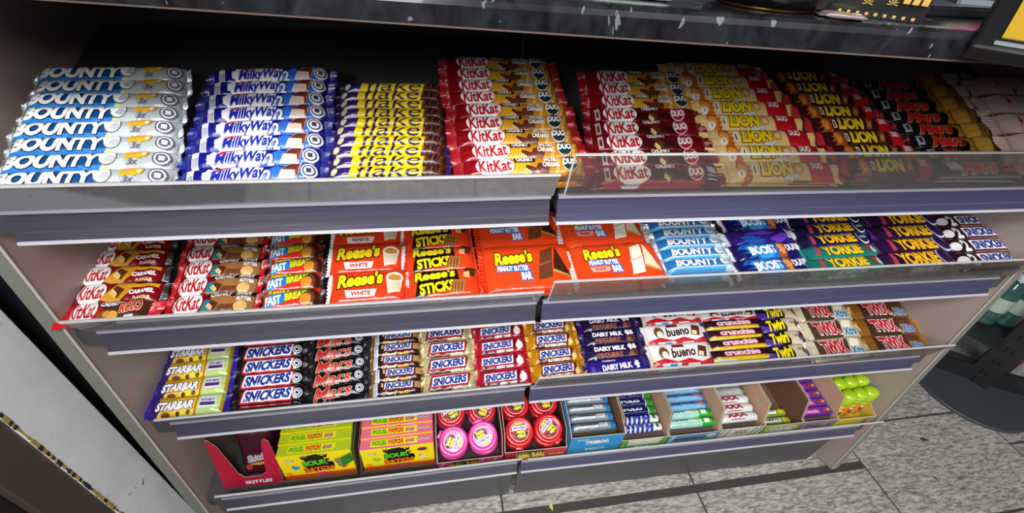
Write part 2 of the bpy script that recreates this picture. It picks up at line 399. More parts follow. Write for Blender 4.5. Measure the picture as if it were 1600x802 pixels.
def k_lion(L, W):
    A = Art(L, W); A.star(-.36, .02, .09, .5, '#a8481a', 11, .6, 6); A.star(-.37, .04, .05, .3, '#d8862c', 9, .6, 9); A.R(-.28, -.235, -.16, .28, '#e8dccb'); A.R(-.268, -.25, -.1, .2, '#2a1612')
    A.T('LION', -.05, .08, .32, .64, '#eec81a', out='#1c0c0a', ow=.05, bold=.06, sh=.12); A.P([(.13, -.2), (.16, .4), (.25, .3), (.2, -.24)], '#8c4a22'); A.P([(.15, -.1), (.17, .2), (.22, .14), (.19, -.14)], '#c68a48')
    A.P([(.30, -.5), (.28, .5), (.5, .5), (.5, -.5)], '#b5121e'); A.T('DUO', .37, .2, .10, .32, '#f0e6e2', bold=.05)
    A.R(-.5, .5, -.5, -.40, '#241012')
    return film('film_crisp_brown', [(-.15, '#3c1216')], 0, .28), A, ink('#b01a20', .25)
def k_mars_duo(L, W):
    A = Art(L, W); A.T('Mars', -.08, .05, .40, .60, '#b52018', out='#b58a58', ow=.035, bold=.05, sh=.35, rot=2)
    A.E(.32, .0, .1, .12, '#a83a2c'); A.E(.3, .04, .07, .06, '#d8b89a'); A.R(-.46, -.39, -.2, .3, '#9a9aa2'); A.R(-.44, -.41, -.1, .2, '#2a2a30')
    A.R(-.1, .4, -.5, -.43, '#cfc59a')
    return film('film_black_duo', [(-.15, '#0d0c10')], 0, .26), A, ink('#0e0d11', .22)
def k_mars_front(L, W):
    A = Art(L, W); A.R(-.5, .5, -.5, -.38, '#b9b9c2'); A.R(-.40, -.24, -.1, .4, '#cfcfd6', sl=-.06); A.T('Mars', -.02, .08, .42, .74, '#c8281c', out='#f0d8a8', ow=.04, bold=.05, sh=.35, rot=2)
    A.T('DUO', .34, .22, .2, .34, '#c9a53a', out='#1b1a12', ow=.03, bold=.05); A.E(.33, -.14, .12, .1, '#c03028')
    return film('film_black_front', [(-.15, '#0d0c10')], 0, .2), A, ink('#0e0d11', .22)
def k_gold(L, W):
    A = Art(L, W); A.E(-.02, .08, .16, .44, '#cfc0b8'); A.P([(-.17, .1), (-.02, -.48), (.13, .1)], '#cfc0b8'); A.C(.3, .0, .34, '#b98a34')
    A.R(-.5, -.34, -.5, .5, '#a87c30')
    return film('film_gold_bar', [(-.15, '#8a6420')], 0, .30, .45), A, ink('#a87a2c', .3, .6)
def k_cream(L, W):
    A = Art(L, W)
    for x, y in ((-.3, .1), (-.05, -.2), (.22, .16), (.38, -.2)): A.P([(x - .04, y), (x - .01, y + .14), (x + .04, y), (x + .01, y - .14)], '#8f1a28')
    A.R(-.5, .5, .38, .5, '#7a2430')
    return film('film_pale_pink', [(-.15, '#b79d96')], 0, .4), A, ink('#b49a92', .38)
def k_kk_caramel(L, W):
    A = Art(L, W); A.R(-.5, .5, .36, .5, '#17100f'); A.P([(-.14, -.3), (-.02, .36), (.2, .36), (.16, -.1), (.06, -.42)], '#cf9020'); A.R(.1, .47, .16, .3, '#e0a21e')
    kitkat(A, -.27, .33, .0, .74); finger(A, .02, .0, .17, .52, '#f0cf86'); A.T('CARAMEL', .31, -.03, .28, .18, '#f3ede6', bold=.05, rot=3); A.T('FLAVOUR', .33, -.27, .2, .11, '#e6cfa4', bold=.04)
    A.R(.12, .3, .34, .5, '#0f0b0b'); A.T('CHUNKY', -.02, .42, .20, .12, '#ddd8d4', bold=.04)
    return film('film_caramel_wafer', [(-.15, '#7d0c14')], 0, .25), A, ink('#241417', .3)
def k_kk_rolo(L, W):
    A = Art(L, W); A.P([(-.1, -.5), (.0, .5), (.5, .5), (.5, -.5)], '#4e2a1c'); A.C(.1, -.2, .2, '#e2a53a'); A.C(-.03, -.14, .16, '#8a4a20'); A.C(.02, -.1, .12, '#d69236')
    kitkat(A, -.29, .36, .04, .78); A.R(-.1, .16, .14, .42, '#11131c'); A.T('CHUNKY', .03, .28, .24, .2, '#f2f2f4', bold=.05, sh=.2)
    A.T('ROLO', .30, .16, .26, .42, '#cf3a26', out='#f0d9b8', ow=.05, bold=.05, rot=8); A.R(.26, .38, -.34, -.18, '#d6d2cf')
    return film('film_rolo_wafer', [(-.15, '#a9111c')], 0, .22), A, ink('#c0141f', .2)
def k_kk_peanut(L, W):
    A = Art(L, W); A.P([(-.1, -.42), (.0, .3), (.5, .3), (.5, -.42)], '#9c6a3a'); A.P([(.05, -.42), (.1, -.1), (.42, -.06), (.45, -.42)], '#6a3a1e'); A.P([(-.1, -.3), (-.08, .1), (-.02, .14), (.0, -.3)], '#19747a')
    A.E(.36, -.18, .08, .2, '#d9ad66'); kitkat(A, -.28, .36, .0, .80); finger(A, .02, -.1, .15, .46, '#e9cc8e'); A.R(-.06, .5, .24, .5, '#1a1111'); A.T('CHUNKY', .10, .33, .26, .2, '#eceaea', bold=.05, sh=.2)
    A.T('PEANUT', .37, .34, .18, .16, '#f0ede9', bold=.05); A.T('BUTTER', .39, .10, .17, .16, '#f0ede9', out='#5a3418', ow=.03, bold=.05)
    return film('film_peanut_wafer', [(-.15, '#7d0c14'), (.058, '#5a2a1a')], 0, .18), A, ink('#b0141e', .2)
def k_fast(L, W):
    A = Art(L, W); A.P([(-.48, -.42), (-.40, .16), (.32, .44), (.30, .08)], '#1f7cc0'); A.P([(-.1, -.18), (-.08, .3), (.34, .44), (.32, .1)], '#4f7a2e')
    A.T("Reese's", -.22, .33, .36, .24, '#efd21e', out='#2a1410', ow=.06, rot=6, bold=.03); A.T('FAST', -.30, -.08, .28, .38, '#f4f4f6', bold=.05, rot=8); A.T('BREAK', .10, .08, .40, .32, '#f0d81e', bold=.05, rot=7)
    A.E(.36, -.08, .17, .4, '#3c1a12'); A.E(.30, -.1, .13, .34, '#6e3a20'); A.E(.27, -.12, .10, .26, '#d18a2e')
    return film('film_fast', [(-.15, '#d6301c')], 0, .2), A, ink('#2b1614', .25)
def k_r_white(L, W):
    A = Art(L, W); reeses(A, -.1, .17, .60, .38); A.P([(-.30, -.12), (.12, -.12), (.09, -.30), (-.27, -.30)], '#f5f0ec'); A.T('WHITE', -.09, -.21, .26, .11, '#b83a28', bold=.05)
    A.P([(.24, .16), (.27, -.26), (.43, -.22), (.47, .22)], '#e6dcc2'); A.E(.355, .18, .115, .13, '#efe8d6'); A.E(.355, .16, .09, .09, '#c98a34')
    for k in range(7): A.R(.275 + k * .024, .281 + k * .024, -.2, .04, '#b7ab8c')
    return film('film_cup_white', [(-.15, '#e43d1a')], 0, .2), A, ink('#e9e2da', .25)
def k_r_sticks(L, W):
    A = Art(L, W); A.P([(-.42, -.42), (-.38, .02), (-.3, .42), (.2, .46), (.22, .02), (.12, -.2)], '#1b100c'); reeses(A, -.12, .26, .58, .30); A.T('STICKS', -.1, -.14, .50, .32, '#f3d917', out='#1b100c', ow=.04, rot=5, bold=.05)
    A.P([(.06, -.38), (.14, .06), (.32, .0), (.26, -.36)], '#a86c34'); 
    for k in range(4): A.R(.10 + k * .045, .115 + k * .045, -.34, -.04, '#6a3a1c', sl=.1)
    A.P([(.28, .12), (.32, .44), (.48, .40), (.44, .1)], '#5c2c16'); A.P([(.28, .12), (.295, .26), (.38, .28), (.37, .06)], '#e2b677')
    return film('film_sticks', [(-.15, '#e6401c')], 0, .2), A, ink('#d83a1a', .2)
def k_r_bar(L, W):
    A = Art(L, W); reeses(A, -.17, .19, .42, .26); A.R(-.37, -.02, -.09, .04, '#2e62b4'); A.T('PEANUT BUTTER', -.195, -.025, .34, .10, '#f2f2f4', bold=.05); A.R(-.12, -.0, -.26, -.08, '#2e62b4'); A.T('BAR', -.06, -.17, .11, .14, '#f4f4f6', bold=.06)
    choc_block(A, .24, .05, .36, .62); A.R(-.1, .0, -.44, -.41, '#8e3a10')
    return film('film_tablet', [(-.15, '#e8461a')], 0, .22), A, ink('#d23618', .22)
def k_r_bar_w(L, W):
    A = Art(L, W); reeses(A, -.17, .22, .42, .26); A.R(-.35, -.02, -.05, .07, '#2e62b4'); A.T('PEANUT BUTTER', -.185, .01, .33, .10, '#f2f2f4', bold=.05); A.R(-.12, .0, -.22, -.05, '#2e62b4'); A.T('BAR', -.06, -.13, .11, .14, '#f4f4f6', bold=.06)
    A.P([(-.36, -.08), (-.14, -.08), (-.15, -.18), (-.34, -.18)], '#f0a8a0'); A.T('WHITE', -.25, -.13, .12, .06, '#b83a28', bold=.05)
    choc_block(A, .26, .05, .34, .66, '#efe6cf', '#e2d6b6', '#cdbf98')
    return film('film_tablet_white', [(-.15, '#e8461a')], 0, .22), A, ink('#dcd2cd', .3)
def k_boost(L, W):
    A = Art(L, W); A.star(-.08, .0, .36, .5, '#1c5fb4', 13, .62, 3); A.star(-.12, .0, .26, .36, '#2f8fd6', 11, .6, 4); A.P([(.1, -.4), (.16, .4), (.26, .4), (.22, -.4)], '#8a4a2a'); A.star(.18, .0, .06, .3, '#d98a4a', 7, .6, 2)
    A.T('BOOST', -.10, .0, .40, .42, '#dff0fb', out='#123a7c', ow=.04, bold=.06, rot=2); A.T('DUO', .34, .05, .18, .34, '#e9e4f6', bold=.05, rot=3)
    return film('film_boost', [(-.15, '#1b1450'), (.052, '#3a2078')], .3, .24), A, ink('#d6d6e0', .3)
def k_boost_back(L, W):
    A = Art(L, W); A.star(-.2, -.2, .22, .3, '#1c4fa0', 9, .5, 3); A.P([(-.3, .1), (0, .3), (.2, .1), (0, .02)], '#6a3ac0'); A.P([(.05, -.2), (.3, .1), (.4, -.1), (.2, -.4)], '#6236b4'); A.R(.36, .46, -.2, .3, '#c9c9d2')
    return film('film_boost_back', [(-.15, '#2c1a6c')], 0, .22), A, ink('#c9c9d6', .3)
def yorkie(L, W, base, sub, ring, tcol='#f0b21c'):
    A = Art(L, W); A.R(-.5, .5, -.5, -.30, sub); A.T('YORKIE', -.04, .06, .56, .56, tcol, out='#1c1016', ow=.03, bold=.055); A.P([(-.42, -.2), (-.40, .36), (-.35, .36), (-.37, -.2)], '#a83a4a')
    return A
def k_yorkie(L, W):
    A = yorkie(L, W, 0, '#1b2a70', 0); A.C(.36, .06, .40, '#cfd0de'); A.C(.36, .06, .34, '#1b1a38'); A.T('MAN SIZE', .36, .06, .09, .16, '#cfd0de', bold=.04); A.T('MILK CHOCOLATE', -.02, -.38, .4, .11, '#c3c6da', bold=.04)
    return film('film_york_blue', [(-.15, '#17163a')], 0, .26), A, ink('#17163a', .25)
def k_yorkie_teal(L, W):
    A = yorkie(L, W, 0, '#23867a', 0, '#f2c01c'); A.E(.36, .1, .06, .3, '#7a3d24'); A.E(.42, .0, .05, .22, '#c7d6cc'); A.T('HONEYCOMB', 0, -.4, .4, .11, '#d8efe6', bold=.04)
    return film('film_york_teal', [(-.15, '#176a62')], 0, .26), A, ink('#1a7268', .22)
def k_yorkie_purple(L, W):
    A = yorkie(L, W, 0, '#241434', 0, '#f2b81c'); A.C(.36, .06, .40, '#cfc6dc'); A.C(.36, .06, .34, '#2a1640'); A.T('RAISIN & BISCUIT', .0, -.38, .42, .13, '#d6cfe0', bold=.04)
    return film('film_york_purple', [(-.15, '#2c1236'), (.06, '#3f1a56')], 0, .22), A, ink('#4a1e6c', .2)
def k_snick_two(L, W):
    A = Art(L, W); A.R(-.30, -.29, -.3, .3, '#6a4a40'); A.T('2', -.29, .0, .11, .56, '#ecebee', bold=.05); A.R(-.18, .48, -.32, .34, '#a88a88'); snick_panel(A, .15, .02, .58, .46, '#5a1f24', sl=.03); A.C(-.43, .0, .2, '#d4d2d4')
    return film('film_nut_duo', [(-.15, '#2a1214')], 0, .28), A, ink('#1d0e10', .3)
def k_starbar(L, W):
    A = Art(L, W); A.P([(-.4, -.5), (-.3, .1), (-.1, .36), (.12, .36), (.13, -.5)], '#e2b41a'); A.E(-.02, -.2, .14, .3, '#f0d63c'); A.E(-.1, -.3, .03, .1, '#5a2c12'); A.E(.04, -.26, .03, .1, '#5a2c12'); A.E(-.26, -.34, .06, .12, '#6e3a1c')
    A.R(.12, .145, -.5, .5, '#c2561c'); A.R(.145, .46, -.5, .5, '#b9cf7c'); A.R(.18, .40, -.12, .34, '#dcdcec'); A.T('NUTS ABOUT', .29, .2, .19, .12, '#3a2474', bold=.05); A.R(.19, .39, -.05, .1, '#4a2a66')
    A.T('STARBAR', -.15, .04, .50, .36, '#f3f1f6', out='#2a1a5c', ow=.06, bold=.05, sh=.2, rot=2)
    return film('film_star', [(-.15, '#2c1a6a'), (-.045, '#b08a1e'), (.062, '#8aa35a')], .3, .2), A, ink('#331e8a', .22)
def k_snickers(L, W):
    A = Art(L, W); snick_panel(A, -.03, .02, .66, .62, '#b01a26'); stamp(A, .42, .0, .26)
    return film('film_nut', [(-.15, '#1a1012')], 0, .24), A, ink('#171013', .22)
def k_mars(L, W):
    A = Art(L, W); A.T('Mars', -.06, .0, .68, .70, '#c22a1e', out='#e6cdb4', ow=.022, bold=.015, sh=.35, rot=3); stamp(A, .42, .05, .26)
    return film('film_mars', [(-.15, '#100f12')], 0, .24), A, ink('#131215', .22)
def k_creamy(L, W):
    A = Art(L, W); A.R(-.48, -.38, -.4, .4, '#d9d9de'); 
    for k in range(4): A.R(-.47 + k * .02, -.465 + k * .02, -.3, .3, '#2a2a30')
    A.T('2', -.29, .26, .05, .24, '#ecd9a0', bold=.05); snick_panel(A, .05, .16, .52, .40, '#7a1a22', sl=.04); A.T('Creamy', -.14, -.30, .32, .20, '#efdcb6', bold=.05); A.T('PEANUT', .17, -.30, .24, .16, '#dda63a', bold=.05)
    A.R(.38, .5, -.1, .3, '#b98a52')
    return film('film_creamy', [(-.15, '#2c1512')], 0, .26), A, ink('#8a6428', .3, .3)
def k_almond(L, W):
    A = Art(L, W); A.P([(-.44, -.3), (-.36, .34), (.36, .36), (.42, .26), (.34, -.36), (-.34, -.40)], '#5a1416'); snick_panel(A, .0, .07, .62, .42, '#a41a22'); A.T('ALMOND', .17, -.30, .28, .13, '#efe3bc', bold=.05)
    return film('film_almond', [(-.15, '#d6c896')], 0, .25, .25), A, ink('#d9cb98', .22, .35)
def k_berry(L, W):
    A = Art(L, W); A.P([(-.44, -.32), (-.34, .32), (.26, .34), (.32, .26), (.24, -.34), (-.34, -.38)], '#5c0f18'); snick_panel(A, -.09, .06, .56, .40, '#a81a2a'); A.T('BERRY WHIP', .05, -.28, .34, .12, '#f0dcdc', bold=.05); A.E(.36, -.06, .075, .2, '#ece2d6'); A.E(.36, .1, .035, .14, '#f6f0ea'); A.C(.40, .22, .09, '#c22a3c')
    return film('film_berry', [(-.15, '#a3162c')], 0, .24), A, ink('#b51a34', .2)
def k_butter(L, W):
    A = Art(L, W); A.P([(-.42, -.34), (-.34, .32), (.34, .36), (.38, .24), (.32, -.38), (-.34, -.42)], '#43140f'); snick_panel(A, -.02, .07, .58, .42, '#7c1a1a'); A.T('BUTTERSCOTCH', .04, -.29, .46, .13, '#f0e6d0', bold=.05); A.C(.38, -.14, .16, '#e6c07a')
    return film('film_butter', [(-.15, '#c88a16')], 0, .22, .2), A, ink('#c8881a', .2, .3)
def k_wholenut(L, W):
    A = Art(L, W); A.T('DAIRY MILK', -.08, .16, .54, .26, '#ece9f2', bold=.05); A.T('WHOLENUT', -.10, -.17, .46, .22, '#a85a3c', bold=.05)
    A.star(.27, .2, .055, .2, '#e4e0ea', 7, .6, 3); A.star(.34, .12, .045, .22, '#e4e0ea', 7, .6, 5); A.E(.32, -.14, .07, .2, '#4a2620'); A.E(.27, -.2, .04, .12, '#8a4a34'); A.C(-.36, -.34, .07, '#b8b48c')
    return film('film_wholenut', [(-.15, '#1c1238')], 0, .24), A, ink('#2a1660', .2)
def k_dairy_front(L, W):
    A = Art(L, W); A.T('Cadbury', -.14, .33, .24, .16, '#e6e2f0', bold=.03, sh=.3); A.T('DAIRY MILK', -.02, -.02, .52, .30, '#f4f2f8', bold=.055, rot=2); A.T('WHOLENUT', -.02, -.32, .42, .14, '#b06a4a', bold=.05); A.star(.32, .04, .06, .24, '#f0eef6', 7, .6, 3)
    A.R(-.46, -.40, -.2, .1, '#5a3aa0', sl=-.05)
    return film('film_dairy', [(-.15, '#2c1a7c')], 0, .2), A, ink('#2a1770', .2)
def k_bueno(L, W):
    A = Art(L, W); A.P([(-.5, -.5), (-.5, -.22), (-.3, -.12), (-.1, -.26), (.1, -.16), (.3, -.3), (.5, -.16), (.5, -.5)], '#c01c26'); A.R(-.36, -.05, -.42, -.30, '#d6dfec'); A.R(-.24, -.12, -.40, -.32, '#3a8ac8'); A.R(.06, .26, -.46, -.34, '#e8e2e2')
    A.R(-.14, .06, .26, .38, '#7a1f26'); A.T('bueno', .03, .08, .40, .36, '#3a1c14', bold=.03, sh=.15, rot=3)
    A.E(-.30, .08, .08, .22, '#6a4430'); A.E(-.29, .0, .05, .14, '#e6d8c4'); A.P([(.24, -.1), (.30, .30), (.44, .24), (.38, -.16)], '#5a2c1c'); A.P([(.26, -.08), (.28, .08), (.36, .04), (.34, -.12)], '#e2cda8')
    return film('film_bueno', [(-.15, '#e4dfdc')], 0, .3), A, ink('#d8c8b8', .3)
def k_crunchie(L, W):
    A = Art(L, W); A.R(-.5, .5, -.5, -.16, '#d9bd22'); A.R(-.5, .5, -.24, -.14, '#c08a1a'); A.R(-.45, -.12, -.44, -.34, '#d2d8e4'); A.R(-.5, .5, -.14, .5, '#2a0e16')
    A.T('crunchie', -.0, .14, .62, .46, '#e4bcc6', out='#a01a2e', ow=.05, bold=.06)
    return film('film_crunchie', [(-.15, '#b98f1c')], 0, .18, .3), A, ink('#2b1a56', .2)
def k_twirl(L, W):
    A = Art(L, W); A.P([(.12, -.5), (.2, .5), (.5, .5), (.5, -.5)], '#cdbfa6'); A.P([(-.5, -.5), (-.5, .1), (-.3, -.1), (.02, -.5)], '#4a2a90'); A.T('Twirl', -.13, .03, .46, .62, '#f0dc1c', out='#241c10', ow=.03, bold=.05, sh=.2, rot=3)
    A.T('TWO', .32, .1, .12, .18, '#7a6a50', bold=.04); A.E(.42, .0, .05, .2, '#6a4228')
    return film('film_twirl', [(-.15, '#1a1422'), (.014, '#c5b697')], .2, .22), A, ink('#2a1a5c', .2)
def twixp(A):
    A.T('TWIX', -.10, .06, .44, .54, '#c01c2a', out='#f0ece6', ow=.05, bold=.06, sh=-.12, rot=-2); A.T('Xtra', .29, -.14, .24, .34, '#2b6cab', out='#dfe9f0', ow=.03, bold=.04, sh=.2); return A
def k_twix_white(L, W):
    A = Art(L, W); A.P([(-.42, -.34), (-.4, .38), (.2, .36), (.12, -.38)], '#4a3626'); A.P([(.18, .0), (.25, .4), (.4, .3), (.34, .02)], '#efe6c4'); twixp(A); A.R(-.5, .5, -.5, -.42, '#b98a44')
    return film('film_twix_white', [(-.15, '#d0c4a8')], 0, .24, .15), A, ink('#d6cab2', .22, .3)
def k_twix(L, W):
    A = Art(L, W); A.P([(-.42, -.34), (-.4, .38), (.2, .36), (.12, -.38)], '#3f2214'); A.P([(.14, .1), (.2, .42), (.42, .3), (.38, .04)], '#5a2c14'); twixp(A); A.R(-.5, .5, -.5, -.40, '#c28a30')
    return film('film_twix', [(-.15, '#8a5a22')], 0, .22, .25), A, ink('#c28a2a', .18, .6)

# kind: (art, description for the label, crimp length)
KINDS = {
 'bounty_trio': (k_bounty_trio, 'long blue and silver coconut bar', .006), 'milkyway': (k_milkyway, 'royal blue twin bar with white splash', .012),
 'flake': (k_flake, 'yellow and purple crumbly chocolate bar', .008), 'kk_salted': (k_kk_salted, 'red and orange salted caramel wafer bar', .015),
 'kk_duo': (k_kk_duo, 'dark red twin wafer bar', .013), 'kk_win': (k_kk_win, 'dark red wafer bar, black WIN panel', .013),
 'lion_white': (k_lion_white, 'cream wrapped crispy bar with red end', .018), 'lion': (k_lion, 'dark brown crispy bar with red end', .015),
 'mars_duo': (k_mars_duo, 'black twin bar with dull red script', .013), 'mars_front': (k_mars_front, 'black twin bar with bright script', .014),
 'gold': (k_gold, 'gold wrapped bar with pale heart', .014), 'cream': (k_cream, 'pale pink crinkled packet with red diamonds', .02),
 'kk_caramel': (k_kk_caramel, 'dark red caramel wafer bar', .010), 'kk_rolo': (k_kk_rolo, 'red and brown wafer bar', .019),
 'kk_peanut': (k_kk_peanut, 'red and tan peanut butter wafer bar', .010), 'fast': (k_fast, 'small red bar with blue and green band', .007),
 'r_white': (k_r_white, 'orange packet with white cup picture', .007), 'r_sticks': (k_r_sticks, 'orange packet with wafer stick picture', .006),
 'r_bar': (k_r_bar, 'wide orange packet with brown chocolate tablet', .010), 'r_bar_w': (k_r_bar_w, 'wide orange packet with white chocolate tablet', .011),
 'bounty': (k_bounty, 'pale blue and silver coconut bar', .010), 'boost': (k_boost, 'dark purple bar with blue burst', .011), 'boost_back': (k_boost_back, 'purple bar turned wrong side up', .012),
 'yorkie': (k_yorkie, 'navy bar with thick yellow capitals', .011), 'yorkie_teal': (k_yorkie_teal, 'teal bar with thick yellow capitals', .011),
 'yorkie_purple': (k_yorkie_purple, 'plum bar with thick yellow capitals', .013), 'snick_two': (k_snick_two, 'brown twin nut bar with large 2', .006),
 'starbar': (k_starbar, 'yellow and green bar with violet ends', .011), 'snickers': (k_snickers, 'dark brown nut bar with white name panel', .009),
 'mars': (k_mars, 'short black bar with red script', .007), 'creamy': (k_creamy, 'brown creamy peanut bar', .006), 'almond': (k_almond, 'cream gold almond nut bar', .008),
 'berry': (k_berry, 'crimson nut bar with whipped cream picture', .008), 'butter': (k_butter, 'golden yellow butterscotch nut bar', .009),
 'wholenut': (k_wholenut, 'dark purple whole nut chocolate bar', .010), 'dairy_front': (k_dairy_front, 'bright purple milk chocolate bar', .011),
 'bueno': (k_bueno, 'white wafer bar with red lower edge', .008), 'crunchie': (k_crunchie, 'black and gold honeycomb bar', .010),
 'twirl': (k_twirl, 'black and cream bar with yellow script', .007), 'twix_white': (k_twix_white, 'white and gold biscuit bar', .009), 'twix': (k_twix, 'brown and gold biscuit bar', .011)}

# stack, shelf, bay, front row (centre of the top face), back row, rows, length, height of the top above the tray, turn
STACKS = [
    ('bounty_trio', 1, 'L', (0.101, 0.004, 1.030), (0.070, 0.195, 1.092), 8, 0.192, 0.045, 2.4),
    ('milkyway', 1, 'L', (0.284, 0.007, 1.031), (0.275, 0.198, 1.093), 8, 0.178, 0.045, 5.3),
    ('flake', 1, 'L', (0.448, 0.010, 1.032), (0.451, 0.175, 1.085), 10, 0.159, 0.045, -0.1),
    ('kk_salted_l', 1, 'L', (0.626, 0.009, 1.036), (0.613, 0.225, 1.107), 9, 0.191, 0.050, 0.8),
    ('kk_duo_r', 1, 'R', (0.826, 0.016, 1.019), (0.850, 0.229, 1.088), 8, 0.202, 0.030, -0.2),
    ('lion_white', 1, 'R', (1.024, 0.018, 1.019), (1.010, 0.258, 1.097), 8, 0.203, 0.030, -1.7),
    ('lion', 1, 'R', (1.220, 0.024, 1.021), (1.189, 0.241, 1.092), 8, 0.173, 0.030, -1.2),
    ('mars_duo', 1, 'R', (1.380, 0.019, 1.020), (1.373, 0.225, 1.086), 8, 0.183, 0.030, -2.0),
    ('gold', 1, 'R', (1.458, 0.054, 1.046), (1.478, 0.224, 1.101), 6, 0.135, 0.045, 0.1),
    ('cream', 1, 'R', (1.491, 0.026, 1.057), (1.554, 0.173, 1.105), 4, 0.146, 0.065, -3.0),
    ('kk_caramel', 2, 'L', (0.027, 0.014, 0.813), (-0.009, 0.165, 0.827), 5, 0.133, 0.035, 0.9),
    ('kk_peanut', 2, 'L', (0.164, 0.018, 0.814), (0.139, 0.168, 0.827), 5, 0.132, 0.035, 0.1),
    ('fast_break', 2, 'L', (0.277, 0.019, 0.814), (0.254, 0.163, 0.826), 5, 0.094, 0.035, 2.1),
    ('reese_white', 2, 'L', (0.388, 0.032, 0.820), (0.375, 0.159, 0.831), 3, 0.128, 0.040, 0.8),
    ('reese_sticks', 2, 'L', (0.510, 0.028, 0.820), (0.504, 0.141, 0.830), 3, 0.124, 0.040, 2.4),
    ('reese_bar', 2, 'L', (0.657, 0.055, 0.822), (0.657, 0.155, 0.831), 2, 0.176, 0.040, 1.7),
    ('reese_bar_w', 2, 'R', (0.814, 0.046, 0.831), (0.812, 0.139, 0.839), 2, 0.181, 0.050, 2.1),
    ('bounty2', 2, 'R', (0.968, 0.033, 0.830), (0.977, 0.143, 0.840), 5, 0.148, 0.050, 1.2),
    ('boost', 2, 'R', (1.105, 0.020, 0.829), (1.139, 0.140, 0.840), 4, 0.157, 0.050, 1.9),
    ('yorkie_blue', 2, 'R', (1.254, 0.017, 0.829), (1.307, 0.145, 0.840), 5, 0.172, 0.050, 2.6),
    ('yorkie_purple', 2, 'R', (1.414, 0.018, 0.829), (1.486, 0.135, 0.839), 4, 0.179, 0.050, 1.9),
    ('snickers_two', 2, 'R', (1.560, 0.012, 0.828), (1.620, 0.126, 0.838), 4, 0.143, 0.050, 0.3),
    ('starbar', 3, 'L', (0.033, 0.021, 0.558), (0.018, 0.132, 0.574), 4, 0.141, 0.030, 0.4),
    ('snickers', 3, 'L', (0.173, 0.027, 0.559), (0.152, 0.153, 0.577), 5, 0.132, 0.030, 1.0),
    ('mars', 3, 'L', (0.295, 0.022, 0.558), (0.284, 0.137, 0.574), 5, 0.111, 0.030, 4.8),
    ('snickers_creamy', 3, 'L', (0.409, 0.017, 0.558), (0.402, 0.132, 0.574), 5, 0.103, 0.030, 1.9),
    ('snickers_almond', 3, 'L', (0.512, 0.020, 0.558), (0.507, 0.133, 0.574), 4, 0.114, 0.030, 2.8),
    ('snickers_berry', 3, 'L', (0.623, 0.018, 0.558), (0.624, 0.128, 0.573), 4, 0.119, 0.030, 3.4),
    ('snickers_butter', 3, 'R', (0.737, 0.022, 0.563), (0.738, 0.129, 0.578), 4, 0.118, 0.035, 3.3),
    ('wholenut', 3, 'R', (0.864, 0.020, 0.563), (0.875, 0.128, 0.578), 4, 0.148, 0.035, 2.3),
    ('bueno', 3, 'R', (1.014, 0.037, 0.565), (1.033, 0.141, 0.580), 3, 0.153, 0.035, 0.5),
    ('crunchie', 3, 'R', (1.155, 0.026, 0.564), (1.180, 0.129, 0.578), 5, 0.156, 0.035, 1.1),
    ('twirl', 3, 'R', (1.267, 0.022, 0.563), (1.299, 0.127, 0.578), 4, 0.112, 0.035, 2.1),
    ('twix_white', 3, 'R', (1.398, 0.022, 0.563), (1.425, 0.122, 0.577), 3, 0.158, 0.035, 1.6),
    ('twix', 3, 'R', (1.557, 0.022, 0.563), (1.583, 0.116, 0.577), 3, 0.168, 0.035, 0.5),
]
# stack: (kinds from the front, last repeats; layers under the front row; where it lies, for the labels)
WHERE = {
 'bounty_trio': (['bounty_trio'], 2, 'far left of top shelf'), 'milkyway': (['milkyway'], 2, 'beside the coconut bars'),
 'flake': (['flake'], 2, 'on top shelf'), 'kk_salted_l': (['kk_salted'], 3, 'left of top joint'),
 'kk_duo_r': (['kk_win', 'kk_duo', 'kk_duo', 'kk_duo', 'kk_duo', 'kk_salted'], 2, 'right of top joint'), 'lion_white': (['lion_white'], 2, 'on top shelf'),
 'lion': (['lion'], 2, 'on top shelf'), 'mars_duo': (['mars_front', 'mars_duo'], 2, 'on top shelf'), 'gold': (['gold'], 2, 'behind the black bars'), 'cream': (['cream'], 2, 'at top right end'),
 'kk_caramel': (['kk_rolo', 'kk_caramel'], 2, 'at second shelf left'), 'kk_peanut': (['kk_peanut'], 2, 'on second shelf'), 'fast_break': (['fast'], 2, 'on second shelf'),
 'reese_white': (['r_white'], 2, 'on second shelf'), 'reese_sticks': (['r_sticks'], 2, 'on second shelf'), 'reese_bar': (['r_bar'], 2, 'on second shelf'),
 'reese_bar_w': (['r_bar_w'], 2, 'on second shelf'), 'bounty2': (['bounty'], 2, 'on second shelf'), 'boost': (['boost', 'boost', 'boost_back', 'boost'], 2, 'on second shelf'),
 'yorkie_blue': (['yorkie_teal', 'yorkie_teal', 'yorkie'], 2, 'on second shelf'), 'yorkie_purple': (['yorkie_purple'], 2, 'on second shelf'), 'snickers_two': (['snick_two'], 2, 'at second shelf right'),
 'starbar': (['starbar'], 2, 'at third shelf left'), 'snickers': (['snickers'], 2, 'on third shelf'), 'mars': (['mars'], 2, 'on third shelf'), 'snickers_creamy': (['creamy'], 2, 'on third shelf'),
 'snickers_almond': (['almond'], 2, 'on third shelf'), 'snickers_berry': (['berry'], 2, 'on third shelf'), 'snickers_butter': (['butter'], 2, 'on third shelf'),
 'wholenut': (['dairy_front', 'wholenut'], 2, 'on third shelf'), 'bueno': (['bueno'], 2, 'on third shelf'), 'crunchie': (['crunchie', 'crunchie', 'crunchie', 'crunchie', 'bueno'], 2, 'on third shelf'),
 'twirl': (['twirl'], 2, 'on third shelf'), 'twix_white': (['twix_white'], 2, 'on third shelf'), 'twix': (['twix'], 2, 'at third shelf right')}
SLOPE = {1: 18.0, 2: 5.0, 3: 8.0, 4: 5.0}
TRAYZ = {1: .990, 2: .779, 3: .528, 4: .246}          # top of the shelf front
